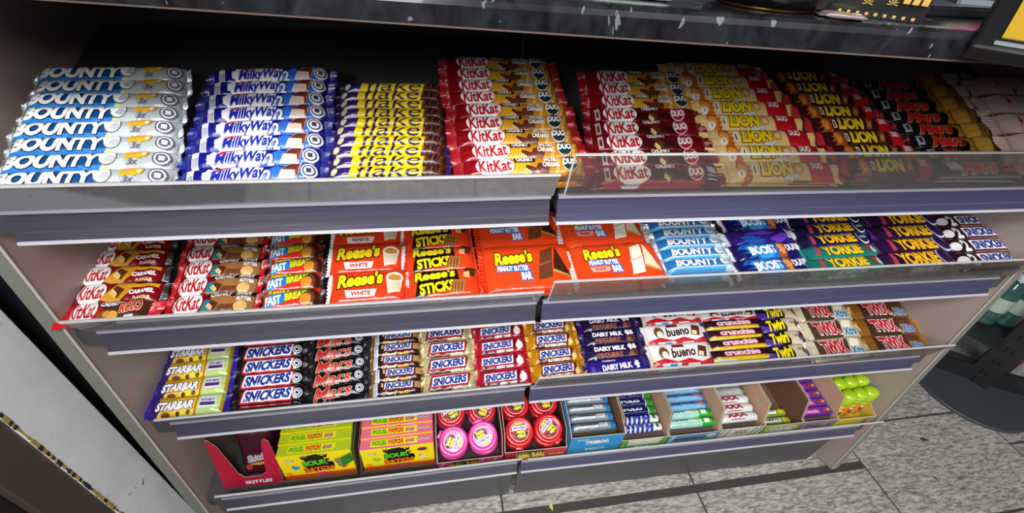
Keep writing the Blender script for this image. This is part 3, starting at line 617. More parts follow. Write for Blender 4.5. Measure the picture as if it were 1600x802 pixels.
ORD = ['front', 'second', 'third', 'fourth', 'fifth', 'sixth', 'seventh', 'eighth', 'ninth', 'tenth']

def wm(o): return o.matrix_world
def child(name, me, parent, M):
    """part placed at world matrix M under its thing"""
    bpy.context.view_layer
    return link(name, me, parent, parent.matrix_basis.inverted() @ M)

# ------------------------------------------------------------------ floor
def tile_material():
    m = bpy.data.materials.new('wood_look_tile'); m.use_nodes = True; nt = m.node_tree; b = nt.nodes['Principled BSDF']; N = nt.nodes.new; Lk = nt.links.new
    tc = N('ShaderNodeTexCoord'); mp = N('ShaderNodeMapping'); mp.inputs['Scale'].default_value = (3.2, 34, 1); mp.inputs['Rotation'].default_value = (0, 0, math.radians(-4)); Lk(tc.outputs['Object'], mp.inputs['Vector'])
    n1 = N('ShaderNodeTexNoise'); n1.inputs['Scale'].default_value = 2.2; n1.inputs['Detail'].default_value = 9; n1.inputs['Roughness'].default_value = .72; n1.inputs['Distortion'].default_value = 1.1; Lk(mp.outputs[0], n1.inputs['Vector'])
    mp2 = N('ShaderNodeMapping'); mp2.inputs['Scale'].default_value = (22, 90, 1); mp2.inputs['Rotation'].default_value = (0, 0, .45); Lk(tc.outputs['Object'], mp2.inputs['Vector'])
    n2 = N('ShaderNodeTexNoise'); n2.inputs['Scale'].default_value = 1.5; n2.inputs['Detail'].default_value = 5; n2.inputs['Roughness'].default_value = .6; n2.inputs['Distortion'].default_value = 1.2; Lk(mp2.outputs[0], n2.inputs['Vector'])
    c1 = N('ShaderNodeValToRGB'); e = c1.color_ramp.elements; e[0].position = .34; e[0].color = lin('#55504a'); e[1].position = .64; e[1].color = lin('#b4afa4')
    c2 = N('ShaderNodeValToRGB'); e = c2.color_ramp.elements; e[0].position = .40; e[0].color = lin('#57524c'); e[1].position = .60; e[1].color = lin('#d6d2c8')
    mx = N('ShaderNodeMixRGB'); mx.blend_type = 'MIX'; mx.inputs[0].default_value = .5; Lk(n1.outputs['Fac'], c1.inputs[0]); Lk(n2.outputs['Fac'], c2.inputs[0]); Lk(c1.outputs[0], mx.inputs[1]); Lk(c2.outputs[0], mx.inputs[2])
    Lk(mx.outputs[0], b.inputs['Base Color']); b.inputs['Roughness'].default_value = .45
    bp = N('ShaderNodeBump'); bp.inputs['Strength'].default_value = .2; bp.inputs['Distance'].default_value = .003; Lk(n2.outputs['Fac'], bp.inputs['Height']); Lk(bp.outputs[0], b.inputs['Normal'])
    return m
bm = bmesh.new()
bm_box(bm, -1.6, 4.2, -2.6, 1.6, -.06, -.0015, 0)
cols = [(1.7855 + .573 * k) for k in range(-5, 4)]
for ci, x0 in enumerate(cols):
    off = -.222 if ci >= 5 and ci % 2 == 1 else (-.048 if ci < 5 else -.04)
    if ci == 4: off = -.048
    for r in range(-6, 5):
        y0 = off + .310 * r
        gy = .022 if ci < 5 else .005
        bm_box(bm, x0 + .003, x0 + .573 - .003, y0 + gy, y0 + .310 - .002, -.0015, 0, 1)
floor = link('floor', from_bm('floor', bm, [principled('grout', '#3c3a38', .8, bump=(90, .4)), tile_material()])); tag(floor, kind='structure')

# ------------------------------------------------------------------ display unit: panels, back, plinth
grey_panel = principled('panel_mauve_grey', '#a6958c', .42, bump=(60, .05)); dark_metal = principled('dark_metal', '#2b2a2d', .4, .3, bump=(50, .06))
edge_mat = principled('panel_edge', '#77776f', .45); back_mat = principled('back_panel_grey', '#6f6b68', .38, .2); plinth = principled('plinth_grey', '#4a4a4b', .45, bump=(30, .05)); light_edge = principled('edge_pale', '#b8b2aa', .3)
unit = bpy.data.objects.new('display_unit', None); COL.objects.link(unit); unit.matrix_basis = T3(.8, .2, 0)
tag(unit, 'long grey metal shelving unit with two bays under the counter', 'shelving unit')
def side_profile():
    # (y, z): the front edge leans forward a little towards the floor
    return [(.014 - .0459 * (.946 - z), z) for z in (.02, .3, .6, .9, 1.222)] + [(.46, 1.222), (.46, .0), (.03, .0)]
for bay, x0, x1 in (('L', -.060, -.036), ('R', 1.652, 1.672)):
    bm = bmesh.new(); fs = bm_prism(bm, side_profile(), x0, x1)
    for f in fs[2:6]: f.material_index = 1
    p = child('side_panel', from_bm('side_panel', bm, [grey_panel, edge_mat]), unit, BAY[bay])
    bm = bmesh.new(); xe = x1 if bay == 'L' else x0
    pr = [(.014 - .0459 * (.946 - z) - .0012, z) for z in (.025, 1.22)]
    bm_prism(bm, [(pr[0][0], pr[0][1]), (pr[1][0], pr[1][1]), (pr[1][0] + .0014, pr[1][1]), (pr[0][0] + .0014, pr[0][1])], xe - .0018, xe + .0018)
    link('edge_trim', from_bm('edge_trim', bm, light_edge), p, Matrix.Identity(4))  # thin pale strip along the panel's inner front edge
for bay, x0, x1 in (('L', -.036, .662), ('R', .682, 1.652)):
    bm = bmesh.new(); bm_box(bm, x0, x1, .42, .43, .0, 1.222)
    for z in (1.135, 1.165, 1.185, 1.205):
        bm_prism(bm, [(.42, z), (.412, z + .004), (.412, z + .012), (.42, z + .016)], x0, x1)
    child('back_panel', from_bm('back_panel', bm, back_mat), unit, BAY[bay])
bm = bmesh.new(); bm_box(bm, .6615, .6825, .385, .43, 0, 1.222, 0, .002)
for k in range(12): bm_box(bm, .669, .675, .3845, .386, .15 + k * .09, .19 + k * .09, 0)
child('upright', from_bm('upright', bm, principled('black_metal', '#0c0c0e', .5)), unit, Matrix.Identity(4))
bm = bmesh.new(); bm_prism(bm, [(.017, .001), (.022, .001), (.012, .195), (.006, .195)], -.034, .660); bm_box(bm, -.034, .660, .019, .4, .001, .004)
child('kick_plate', from_bm('kick_plate', bm, plinth), unit, BAY['L'])
bm = bmesh.new(); bm_prism(bm, [(.017, .001), (.022, .001), (.012, .195), (.006, .195)], .676, 1.612)
child('kick_plate', from_bm('kick_plate', bm, plinth), unit, BAY['R'])

# ------------------------------------------------------------------ shelves
def strip_material(name, base):
    m = bpy.data.materials.new(name); m.use_nodes = True; nt = m.node_tree; b = nt.nodes['Principled BSDF']
    b.inputs['Base Color'].default_value = lin(base); b.inputs['Roughness'].default_value = .30; b.inputs['Coat Weight'].default_value = .6; b.inputs['Coat Roughness'].default_value = .12
    tc = nt.nodes.new('ShaderNodeTexCoord'); mp = nt.nodes.new('ShaderNodeMapping'); mp.inputs['Scale'].default_value = (2, 60, 60); n = nt.nodes.new('ShaderNodeTexNoise'); n.inputs['Scale'].default_value = 2.5
    bp = nt.nodes.new('ShaderNodeBump'); bp.inputs['Strength'].default_value = .25; bp.inputs['Distance'].default_value = .003
    nt.links.new(tc.outputs['Object'], mp.inputs[0]); nt.links.new(mp.outputs[0], n.inputs[0]); nt.links.new(n.outputs['Fac'], bp.inputs['Height']); nt.links.new(bp.outputs[0], b.inputs['Normal'])
    return m
strip_L = strip_material('price_strip_grey', '#403f4c'); strip_R = strip_material('price_strip_slate', '#3f3f58')
rim_mat = principled('strip_rim_white', '#c6c3c9', .25, coat=.5); shelf_mat = principled('shelf_grey', '#4c4a4e', .45, .2)
clear = acrylic('clear_acrylic', '#ecebe6', .05, .035, .05); reflecting = acrylic('reflection_grey_acrylic', '#b4b2ba', .30, .26, .06); polished = principled('polished_acrylic_edge', '#cfccc9', .2, coat=.6)  # left risers are clear too; their reflections are put into a greyer body colour
LIPZ = {(1, 'L'): 1.033, (2, 'L'): .822, (3, 'L'): .572, (4, 'L'): .300, (1, 'R'): 1.061, (2, 'R'): .842, (3, 'R'): .588, (4, 'R'): .293}
FY = {1: 0, 2: .001, 3: .001, 4: -.016}
NAMES = {1: 'top', 2: 'second', 3: 'third', 4: 'bottom'}
SHELF = {}
for s in (1, 2, 3, 4):
    for bay in 'LR':
        x0, x1 = (0.0, .665) if bay == 'L' else (.676, 1.6225)
        if s == 4 and bay == 'R': x1 = 1.625
        fx0, fx1 = (-.034, .667) if bay == 'L' else (.677, 1.650)
        zt, y0 = TRAYZ[s], FY[s]; k = math.tan(math.radians(SLOPE[s])); B = BAY[bay]
        sh = bpy.data.objects.new('shelf', None); COL.objects.link(sh); sh.matrix_basis = B @ T3((x0 + x1) / 2, .02, zt - .04)
        tag(sh, '%s shelf of the %s bay with empty grey price strip and %s front riser' % (NAMES[s], 'left' if bay == 'L' else 'right', 'reflecting' if bay == 'L' else 'clear'), 'shelf', 'shelves of the display unit')
        SHELF[(s, bay)] = sh
        bm = bmesh.new(); bm_prism(bm, [(y0 + .009, zt - .004), (y0 + .009, zt - .034), (.40, zt - .034), (.40, zt - .004)], fx0 + .002, fx1 - .002)
        child('shelf_plate', from_bm('shelf_plate', bm, shelf_mat), sh, B)
        bm = bmesh.new(); ya, yb = y0 + .010, .39
        bm_prism(bm, [(ya, zt + (ya - .02) * k - .0012), (yb, zt + (yb - .02) * k - .0012), (yb, zt + (yb - .02) * k - .0035), (ya, zt + (ya - .02) * k - .0035)], fx0 + .003, fx1 - .003)
        child('stock_tray', from_bm('stock_tray', bm, shelf_mat), sh, B)
        # price strip: shallow channel between two rims
        zb = zt - .0444; dy, dz = .0069, .0444
        def q(u, d): return (y0 + dy * u + d, zb + dz * u)
        prof = [q(.07, -.0005), q(.30, .0022), q(.36, .0010), q(.62, .0030), q(.80, .0030), q(.92, -.0002), q(.93, .0075), q(.07, .0075)]
        bm = bmesh.new(); bm_prism(bm, prof, x0, x1); ps = child('price_strip', from_bm('price_strip', bm, strip_L if bay == 'L' else strip_R), sh, B)
        for u0, u1, d, mt in ((0, .08, -.003, rim_mat), (.91, 1.0, -.0025, principled('strip_rim_grey', '#8f8d98', .25, coat=.5))):
            bm = bmesh.new(); bm_prism(bm, [q(u0, d), q(u1, d), q(u1, .004), q(u0, .004)], x0, x1)
            r = link('rim', from_bm('rim', bm, mt), ps, Matrix.Identity(4)); 
        # front riser
        zl = LIPZ[(s, bay)] + .002; yl = -.016 + (y0 if s == 4 else 0); lx0, lx1 = (fx0 + .006, .668) if bay == 'L' else (.684, 1.648)
        if bay == 'L': lx0 = {1: fx0 + .006, 2: -.012, 3: .002, 4: .012}[s]
        pb = (y0 + .0050, zt + .0003); pt = (yl, zl)
        bm = bmesh.new(); n_ = Vector((pt[0] - pb[0], pt[1] - pb[1])).normalized(); th = .0022
        bm_prism(bm, [pb, pt, (pt[0] + th * n_.y, pt[1] - th * n_.x), (pb[0] + th * n_.y, pb[1] - th * n_.x)], lx0, lx1)
        if bay == 'R':   # end return of the riser
            pass
        rs = child('front_riser', from_bm('front_riser', bm, reflecting if bay == 'L' else clear), sh, B)
        bm = bmesh.new(); w_ = .0016 if bay == 'R' else .0026
        bm_prism(bm, [(pt[0] - .0006, pt[1] - w_), (pt[0] - .0008, pt[1] + .0006), (pt[0] + th + .0006, pt[1] + .0006), (pt[0] + th + .0006, pt[1] - w_)], lx0, lx1)
        if bay == 'R':
            bm_prism(bm, [(pb[0] - .0006, pb[1]), (pt[0] - .0006, pt[1]), (pt[0] + th + .0006, pt[1]), (pb[0] + th + .0006, pb[1])], lx0 - .001, lx0 + .0006)
        link('polished_edge', from_bm('polished_edge', bm, polished), rs, Matrix.Identity(4))

# ------------------------------------------------------------------ the stacks of bars
CACHE = {}
def bar_parts(kind, L, W, H, seed):
    fn, desc, cl = KINDS[kind]; Lb = L - 1.7 * cl; Wb = W
    film_m, art, cm = fn(Lb, Wb)
    lumps = (5, .0012) if kind in ('boost', 'berry', 'snickers', 'almond', 'butter', 'creamy') else ((4, .001) if kind.startswith('kk') else None)
    p = 3.4 if kind.startswith('r_') else (2.2 if kind in ('flake', 'starbar', 'crunchie', 'mars', 'mars_duo') else 2.7)
    me = bar_mesh(kind, Lb, Wb, H, film_m, art, p=p, seed=seed, crease=1.6 if kind in ('cream', 'lion_white', 'gold') else 1.0, lumps=lumps)
    cr = [crimp_mesh(kind + '_end', Wb * .98, cl, cm, seed=seed + i) for i in (0, 1)]
    return me, cr, Lb
def put_bar(kind, parts, M, H, label, group):
    me, cr, Lb = parts
    o = bpy.data.objects.new('chocolate_bar', None); COL.objects.link(o); o.matrix_basis = M
    tag(o, label, 'chocolate bar', group); link('wrapper', me, o, Matrix.Identity(4))
    for i, sgn in ((0, 1), (1, -1)):
        c = link('crimped_end', cr[i], o, T3(sgn * (Lb / 2 - .001), 0, H * .42) @ (RZ(180) if sgn < 0 else Matrix.Identity(4)))
    return o
FACE = {1: 13.0, 2: 7.0, 3: 8.0}          # each bar leans on the one before it
for si, (name, s, bay, F, Bk, n, L, zf, rot) in enumerate(STACKS):
    kinds, layers, where = WHERE[name]; a = math.radians(SLOPE[s]); F = Vector(F); Bk = Vector(Bk)
    pitch = (Bk - F).length / (n - 1); W = pitch * .985; d = (Bk - F).normalized()
    rot *= .6; swing = L / 2 * abs(math.sin(math.radians(rot))) ; need = W / 2 * math.cos(a) - .0095 + swing
    if F.y < need: F = F + d * ((need - F.y) / max(d.y, .2)) * .9; pitch = (Bk - F).length / (n - 1); W = min(W, pitch * 1.0)
    H = zf * math.cos(a) / layers * .985
    rnd = random.Random(si * 17 + 5); made = {}
    for i in range(n):
        kind = kinds[min(i, len(kinds) - 1)]
        if kind not in made: made[kind] = bar_parts(kind, L, W, H, si * 3 + len(made))
        P = F + (Bk - F) * (i / (n - 1))
        jr, jx, jt = rnd.uniform(-.9, .9), rnd.uniform(-.0025, .0025), rnd.uniform(-2.5, 2.5)
        M = BAY[bay] @ T3(P.x + jx, P.y, P.z) @ RX(SLOPE[s]) @ RZ(rot + jr) @ RX(jt + FACE[s]) @ T3(0, 0, -H)
        grp = '%ss %s' % (KINDS[kind][1], where)
        put_bar(kind, made[kind], M, H, '%s %s, %s' % (KINDS[kind][1], where, ORD[i] + ' row' if i else 'front row on top'), 'stack of ' + grp)
        if i == 0:
            back = max(0.0, W / 2 * math.cos(a) + .0115 + swing - H * 1.5 * math.sin(a) - P.y) / math.cos(a)
            for j in range(1, layers):
                M2 = BAY[bay] @ T3(P.x + rnd.uniform(-.004, .004), P.y, P.z) @ RX(SLOPE[s]) @ T3(0, back, 0) @ RZ(rot) @ T3(0, 0, -H * (j + 1) * 1.008)
                put_bar(kind, made[kind], M2, H, '%s %s, %s' % (KINDS[kind][1], where, 'under the front' if j == 1 else 'front bottommost'), 'stack of ' + grp)
    # support under the rows behind the front one
    dist = (Bk - F).length; dx = Bk.x - F.x; bm = bmesh.new(); hz = H * (layers - 1)
    ya, yb = W / 2 + .003 + back, dist + W / 2; hw = L * .46
    def sx(y): return dx * y / dist
    vs = [bm.verts.new(v) for v in ((sx(ya) - hw, ya, -H * layers), (sx(ya) + hw, ya, -H * layers), (sx(yb) + hw, yb, -H * layers), (sx(yb) - hw, yb, -H * layers),
                                    (sx(ya) - hw, ya, -H - .0006), (sx(ya) + hw, ya, -H - .0006), (sx(yb) + hw, yb, -H - .0006), (sx(yb) - hw, yb, -H - .0006))]
    for f in ((0, 1, 2, 3), (4, 5, 6, 7), (0, 1, 5, 4), (1, 2, 6, 5), (2, 3, 7, 6), (3, 0, 4, 7)): bm.faces.new([vs[t] for t in f])
    child('stock_riser', from_bm('stock_riser', bm, shelf_mat), SHELF[(s, bay)], BAY[bay] @ T3(*F) @ RX(SLOPE[s]))

# ------------------------------------------------------------------ bottom shelf: cartons, rolls, boxes, tape discs, bottles
card_in = principled('raw_card', '#b08a6c', .75, bump=(40, .1)); card_edge = principled('card_edge', '#c9b49a', .8); card_dark = principled('card_grey', '#5a4a40', .8)
B4 = {b: None for b in 'LR'}
K4 = math.tan(math.radians(SLOPE[4]))
def base4(y): return TRAYZ[4] + (y - .02) * K4 + .0008
def flat_art(art, w, h, M, mats, bm):
    xs = [-w / 2, w / 2]; ys = [-h / 2, h / 2]
    build_art(bm, mats, art, xs, ys, lambda x, y: 0.0, M=M)
def carton(name, bay, x0, x1, y0, depth, hf, hb, out_col, label, art=None, inner=None, insert=None, rise=.05, grp=None):
    """open display carton: low printed front, sides stepping up towards the back"""
    y0 -= .011; hf += .007; depth += .011; rise += .011; z0 = base4(y0); w = x1 - x0; t = .0016
    if insert: insert = (insert[0] + .011, insert[1])
    M = BAY[bay] @ T3((x0 + x1) / 2, y0, z0) @ RX(SLOPE[4])
    oc = principled('carton_' + out_col.lstrip('#'), out_col, .45); inn = inner or card_in
    bm = bmesh.new(); mats = [inn, oc, card_edge]
    bm_box(bm, -w / 2, w / 2, 0, depth, 0, t, 0)
    f = bm_box(bm, -w / 2, w / 2, 0, t, 0, hf, 0); f[2].material_index = 1; f[5].material_index = 2
    f = bm_box(bm, -w / 2, w / 2, depth - t, depth, 0, hb, 0); f[5].material_index = 2
    for s in (-1, 1):
        xa, xb = (-w / 2, -w / 2 + t) if s < 0 else (w / 2 - t, w / 2)
        fs = bm_prism(bm, [(0, 0), (depth, 0), (depth, hb), (rise, hb), (rise * .35, hf * 1.05), (0, hf)], xa, xb, 0)
        fs[0 if s < 0 else 1].material_index = 1
        for g in fs[4:8]: g.material_index = 2
    if art:
        A = Art(w, hf); art(A); flat_art(A, w, hf, T3(0, 0, hf / 2) @ RX(90), mats, bm)
    o = link(name, from_bm(name, bm, mats)); o.matrix_basis = M; tag(o, label, 'carton', grp)
    if insert:
        bm = bmesh.new(); bm_box(bm, -w / 2 + .003, w / 2 - .003, insert[0], depth - .003, t + .0005, insert[1], 0)
        link('card_insert', from_bm('card_insert', bm, card_dark), o, Matrix.Identity(4))
    return o, M

def roll_parts(name, L, D, zones, artf, endcol, seed=0, slant=0, yz=None, metal=0.1):
    A = Art(L, D); artf(A)
    me = bar_mesh(name, L, D, D, film('film_' + name, zones, slant, .22, metal, yz), A, p=2.0, crease=.3, seed=seed)
    bm = bmesh.new(); prof = [(0, .0012), (D * .30, .0012), (D * .40, .0002), (D * .47, -.0018), (D * .45, -.004), (0, -.004)]
    bm_lathe(bm, prof, 20, 0, RY(90)); e = from_bm(name + '_end', bm, endcol, True)
    return me, e, L
def put_roll(parts, M, D, label, grp):
    me, e, L = parts[:3]; o = bpy.data.objects.new('sweet_roll', None); COL.objects.link(o); o.matrix_basis = M; link('wrapper', me, o, Matrix.Identity(4)); tag(o, label, 'roll of sweets', grp)
    for s in (-1, 1): link('end_twist', e, o, T3(s * (L / 2 - .0015), 0, D * .45) @ (RZ(180) if s < 0 else Matrix.Identity(4)))
def rolls(bay, kinds, x, y0, z0, pitch, n, D, rise, desc, where, dx=0.0):
    """rows of rolls from the front (y0, z0 = centre of the front roll)"""
    rd = random.Random(int(x * 1000))
    for i in range(n):
        kp = kinds[min(i, len(kinds) - 1)]
        M = BAY[bay] @ T3(x + dx * i + rd.uniform(-.001, .001), y0 + pitch * i, z0 + rise * i) @ RZ(rd.uniform(-.8, .8)) @ RX(rd.uniform(-6, 12)) @ T3(0, 0, -D / 2)
        put_roll(kp, M, D, '%s in %s, %s' % (kp[3] if len(kp) > 3 else desc, where, 'nearest the front' if i == 0 else ORD[i] + ' from the front'), 'rolls in ' + where)

# --- dark red card tray leaning back, with two dark packets
def red_tray():
    M = BAY['L'] @ T3(.062, .010, base4(.010) + .001) @ RX(-18); w, h = .122, .150; t = .0016
    oc = principled('tray_crimson', '#a81b35', .4); bm = bmesh.new(); mats = [oc, principled('tray_inside_brown', '#8f7f6a', .8), card_edge]
    pts = [(-w / 2, 0), (w / 2, 0), (w / 2 + .006, .03), (w / 2 - .010, .120), (w / 2 - .018, .128), (w / 2 - .024, .124), (w / 2 - .026, .112), (w / 2 - .030, .036), (w / 2 - .040, .026),
           (-w / 2 + .048, .026), (-w / 2 + .036, .040), (-w / 2 + .018, .090), (-w / 2 + .008, .120), (-w / 2 - .006, h - .012), (-w / 2 - .012, h - .010)]
    a = [bm.verts.new((x, 0, z)) for x, z in pts]; b = [bm.verts.new((x, t, z)) for x, z in pts]
    # convex pieces: band below the slot, left horn, right horn
    for q in ((0, 1, 2, 8, 9), (0, 9, 10), (0, 10, 11), (0, 11, 12), (0, 12, 13), (0, 13, 14), (8, 2, 3, 6, 7), (3, 4, 5, 6)):
        f = bm.faces.new([a[i] for i in q]); f.material_index = 0; f = bm.faces.new([b[i] for i in q][::-1]); f.material_index = 1
    for i in range(len(pts)):
        j = (i + 1) % len(pts); f = bm.faces.new((a[i], b[i], b[j], a[j])); f.material_index = 2
    A = Art(w, .03); A.T('SKITTLES', .1, -.1, .46, .30, '#e8dcdc', bold=.05); flat_art(A, w, .03, T3(0, 0, .014) @ RX(90), mats, bm)
    o = link('display_tray', from_bm('display_tray', bm, mats)); o.matrix_basis = M; tag(o, 'crimson card display tray with torn cut-away front at bottom left', 'carton')
    bm = bmesh.new(); vs = [bm.verts.new(v) for v in ((-w / 2 - .012, t, h - .010), (-w / 2, t, 0), (-w / 2, .13, 0), (-w / 2 - .020, .13, h - .012))]; bm.faces.new(vs)
    bmesh.ops.solidify(bm, geom=bm.faces[:], thickness=.0014)
    link('side_flap', from_bm('side_flap', bm, [mats[1]]), o, Matrix.Identity(4))
    bm = bmesh.new(); vs = [bm.verts.new(v) for v in ((w / 2 + .003, t, .05), (w / 2 + .001, t, 0), (w / 2 + .001, .12, 0), (w / 2 + .001, .12, .118), (w / 2 + .002, .03, .112))]; bm.faces.new(vs)
    bmesh.ops.solidify(bm, geom=bm.faces[:], thickness=.0014)
    link('side_flap', from_bm('side_flap', bm, [oc]), o, Matrix.Identity(4))
    for i, (py, lab) in enumerate(((.030, 'nearer'), (.062, 'farther'))):
        W_, H_ = .074, .024; A = Art(W_, .13); A.T('Skittles', .04, -.02 if i == 0 else .12, .66, .14, '#b9adb2', out='#3a0f1c', ow=.05, bold=.05, sh=.2, rot=8); A.C(-.3, -.2, .06, '#a83a3a')
        A.E(.05, -.14, .3, .03, '#b98a2a')
        me = bar_mesh('dark_packet', W_, .13, H_, film('film_packet%d' % i, [(-.15, '#3b1220')], 0, .3), A, p=3, seed=i)
        q = link('sweet_packet', me); q.matrix_basis = BAY['L'] @ T3(.066, .010, base4(.010) + .001) @ RX(-18) @ T3(.008, py + .012, .004) @ RX(90) @ T3(0, .066, 0)
        tag(q, 'dark maroon sweet packet standing in the crimson tray, the %s of two' % lab, 'sweet packet', 'maroon packets in the crimson tray')
red_tray()

# --- theatre boxes standing in rows
def theatre(bay, x, y0, n, pitch, w, h, th, top, face, ends, label, topart, faceart, skew=0.0):
    bm = bmesh.new(); mats = [principled('box_' + ends.lstrip('#'), ends, .4), principled('box_' + top.lstrip('#'), top, .35, coat=.2), principled('box_' + face.lstrip('#'), face, .35, coat=.2)]
    f = bm_box(bm, -w / 2, w / 2, 0, th, 0, h, 0); f[2].material_index = 2; f[5].material_index = 1
    A = Art(w, th); topart(A); flat_art(A, w, th, T3(0, th / 2, h), mats, bm)
    A = Art(w, h); faceart(A); flat_art(A, w, h, T3(0, 0, h / 2) @ RX(90), mats, bm)
    me = from_bm('theatre_box', bm, mats); bm = bmesh.new()
    bm_prism(bm, [(.003, .004), (th - .003, .004), (th - .003, h - .004), (.003, h - .004)], -.0004, .0006)
    fl = from_bm('end_flap', bm, mats[0])
    for i in range(n):
        y = y0 + pitch * i; o = link('sweet_box', me); o.matrix_basis = BAY[bay] @ T3(x + skew * i, y, base4(y) + .0022) @ RX(-2); tag(o, label % ('front' if i == 0 else ORD[i] + ' from the front'), 'box of sweets', label.split(',')[0] + ' row')
        for s in (-1, 1): link('end_flap', fl, o, T3(s * (w / 2 + .0004), 0, 0))
        if i == 0 and top == '#a9b81e':                 # torn corner of the front box folded out
            bm = bmesh.new(); tan_, grn = principled('torn_card', '#b3987a', .8), principled('torn_green', '#3f9a3a', .4)
            for q, mi in ((((.036, 0, .070), (.052, -.006, .082), (.056, -.010, .052), (.046, -.004, .044)), 0), (((.052, -.006, .082), (.076, -.003, .094), (.078, -.002, .060), (.056, -.010, .052)), 1)):
                f = bm.faces.new([bm.verts.new(v) for v in q]); f.material_index = mi
            bmesh.ops.solidify(bm, geom=bm.faces[:], thickness=.0008); link('torn_flap', from_bm('torn_flap', bm, [tan_, grn]), o, Matrix.Identity(4))
def sp_top(base):
    def f(A):
        A.R(-.36, .28, -.30, .34, '#d8d820' if base == 'g' else '#efe01e'); A.T('SOUR', -.24, .03, .20, .44, '#7fc41e', out='#1c3a10', ow=.05, bold=.05); A.T('PATCH', -.02, .03, .20, .44, '#e8641c', out='#5a1c10', ow=.05, bold=.05); A.T('kids', .18, .03, .12, .44, '#b04a8c', bold=.04, sh=.3)
        if base == 'p': A.R(.26, .46, -.1, .1, '#b8ae9a')
    return f
def sp_face(base):
    def f(A):
        A.R(-.5, .5, -.5, -.30, '#e8561e'); A.star(.0, .10, .24, .34, '#171a10', 13, .7, 4)
        for k, x in enumerate((-.17, -.1, -.02, .06, .14)): A.P([(x - .02, .3), (x - .03, .45), (x, .40), (x + .03, .47), (x + .02, .3)], '#171a10')
        A.T('SOUR', -.02, .14, .34, .20, '#5cc828', out='#14200c', ow=.05, bold=.06, rot=2); A.T('PATCH', .0, -.12, .40, .18, '#f0641c', out='#14200c', ow=.05, bold=.06, rot=3); A.T('KIDS', .05, -.32, .2, .12, '#e0408c', bold=.05)
        A.star(-.30, .02, .07, .09, '#2a9cd0' if base == 'g' else '#8cc428', 7, .6, 2); A.star(.34, -.05, .08, .12, '#e07a28' if base == 'g' else '#f2d0a0', 7, .6, 3); A.star(-.36, .32, .08, .06, '#d0c49a', 6, .7, 5)
        A.star(-.42, -.2, .05, .09, '#f2a01c', 7, .6, 8)
        if base == 'p': A.E(.34, .3, .07, .07, '#6a1c3a')
    return f
theatre('L', .210, .010, 6, .0262, .154, .103, .0245, '#a9b81e', '#f2dc14', '#7aa01c', 'yellow and green sour sweets box at bottom left, %s', sp_top('g'), sp_face('g'), -.001)
theatre('L', .386, .010, 6, .0262, .162, .092, .0245, '#e06a84', '#f2de18', '#d84a6c', 'yellow and pink sour sweets box on bottom shelf, %s', sp_top('p'), sp_face('p'), -.0005)
for x0, x1, nm in ((.130, .290, 'green edged'), (.301, .471, 'pink edged')):
    M = T3((x0 + x1) / 2, .003, base4(.003)) @ RX(SLOPE[4]); w = x1 - x0; bm = bmesh.new()
    bm_box(bm, -w / 2, w / 2, 0, .19, 0, .0012); bm_box(bm, -w / 2, w / 2, 0, .0012, 0, .022)
    for s in (-1, 1): bm_prism(bm, [(0, 0), (.19, 0), (.19, .100), (.03, .088), (.012, .05), (0, .022)], s * w / 2 - .0008, s * w / 2 + .0008)
    o = link('shelf_carton', from_bm('shelf_carton', bm, principled('carton_brown', '#6a5440', .7))); o.matrix_basis = M
    tag(o, 'thin brown card outer holding the %s yellow boxes' % nm, 'carton')

# --- tape gum discs
def disc_parts(col, dark, flip):
    R, T = .0355, .020; bm = bmesh.new(); mats = [principled('disc_' + col.lstrip('#'), col, .28, coat=.5), principled('disc_' + dark.lstrip('#'), dark, .4)]
    prof = [(0, 0), (R * .92, 0), (R, .002), (R, .006), (R * .975, .007), (R * .975, .008), (R, .009), (R, .0145), (R * .96, .018), (R * .86, T), (R * .74, T - .0006), (R * .72, T - .0014), (0, T - .0014)]
    bm_lathe(bm, prof, 48); bmesh.ops.recalc_face_normals(bm, faces=bm.faces[:])
    for k in range(28):                                   # grip ribs round the lower rim
        a = PI * (1.08 + .84 * k / 27); c, s = math.cos(a), math.sin(a)
        vs = []
        for r, z in ((R * .93, .0182), (R + .0007, .0145), (R + .0007, .010), (R * .93, .010)):
            for d in (-.0009, .0009): vs.append(bm.verts.new((c * r - s * d, s * r + c * d, z)))
        for q in ((0, 2, 3, 1), (2, 4, 5, 3)): bm.faces.new([vs[t] for t in q])
    for f in bm.faces: f.smooth = True
    A = Art(2 * R, 2 * R); A.C(0, 0, .335, '#e8dfe0'); A.C(0, 0, .32, dark if col[1] == 'c' else '#e08ac4')
    A.E(-.06, .1, .23, .15, '#4a1226'); A.T('Hubba', -.07, .15, .28, .12, '#f2e01c', bold=.06, rot=8); A.T('Bubba', -.05, .03, .28, .12, '#f2e01c', bold=.06, rot=8)
    A.P([(-.26, -.08), (.27, -.0), (.25, -.16), (-.24, -.22)], '#d8d0dc'); A.T('BUBBLE TAPE', .0, -.12, .40, .07, '#6a5a9c', bold=.05, rot=7); A.P([(-.12, -.24), (.2, -.18), (.14, -.27), (-.06, -.30)], '#e6cf3a')
    n = 16; xs = [-R + 2 * R * i / n for i in range(n + 1)]
    build_art(bm, mats, A, xs, xs, lambda x, y: T - .0013)
    me = bpy.data.meshes.new('tape_disc'); bm.to_mesh(me); bm.free()
    for m in mats: me.materials.append(m)
    bm = bmesh.new(); bm_box(bm, -.010, .010, -.004, .0035, 0, .013, 0, .0018); clip = from_bm('hinge', bm, mats[0], True)
    return me, clip
PK, RD = disc_parts('#e0489c', '#c0307c', 0), disc_parts('#cf1a22', '#a81218', 0)
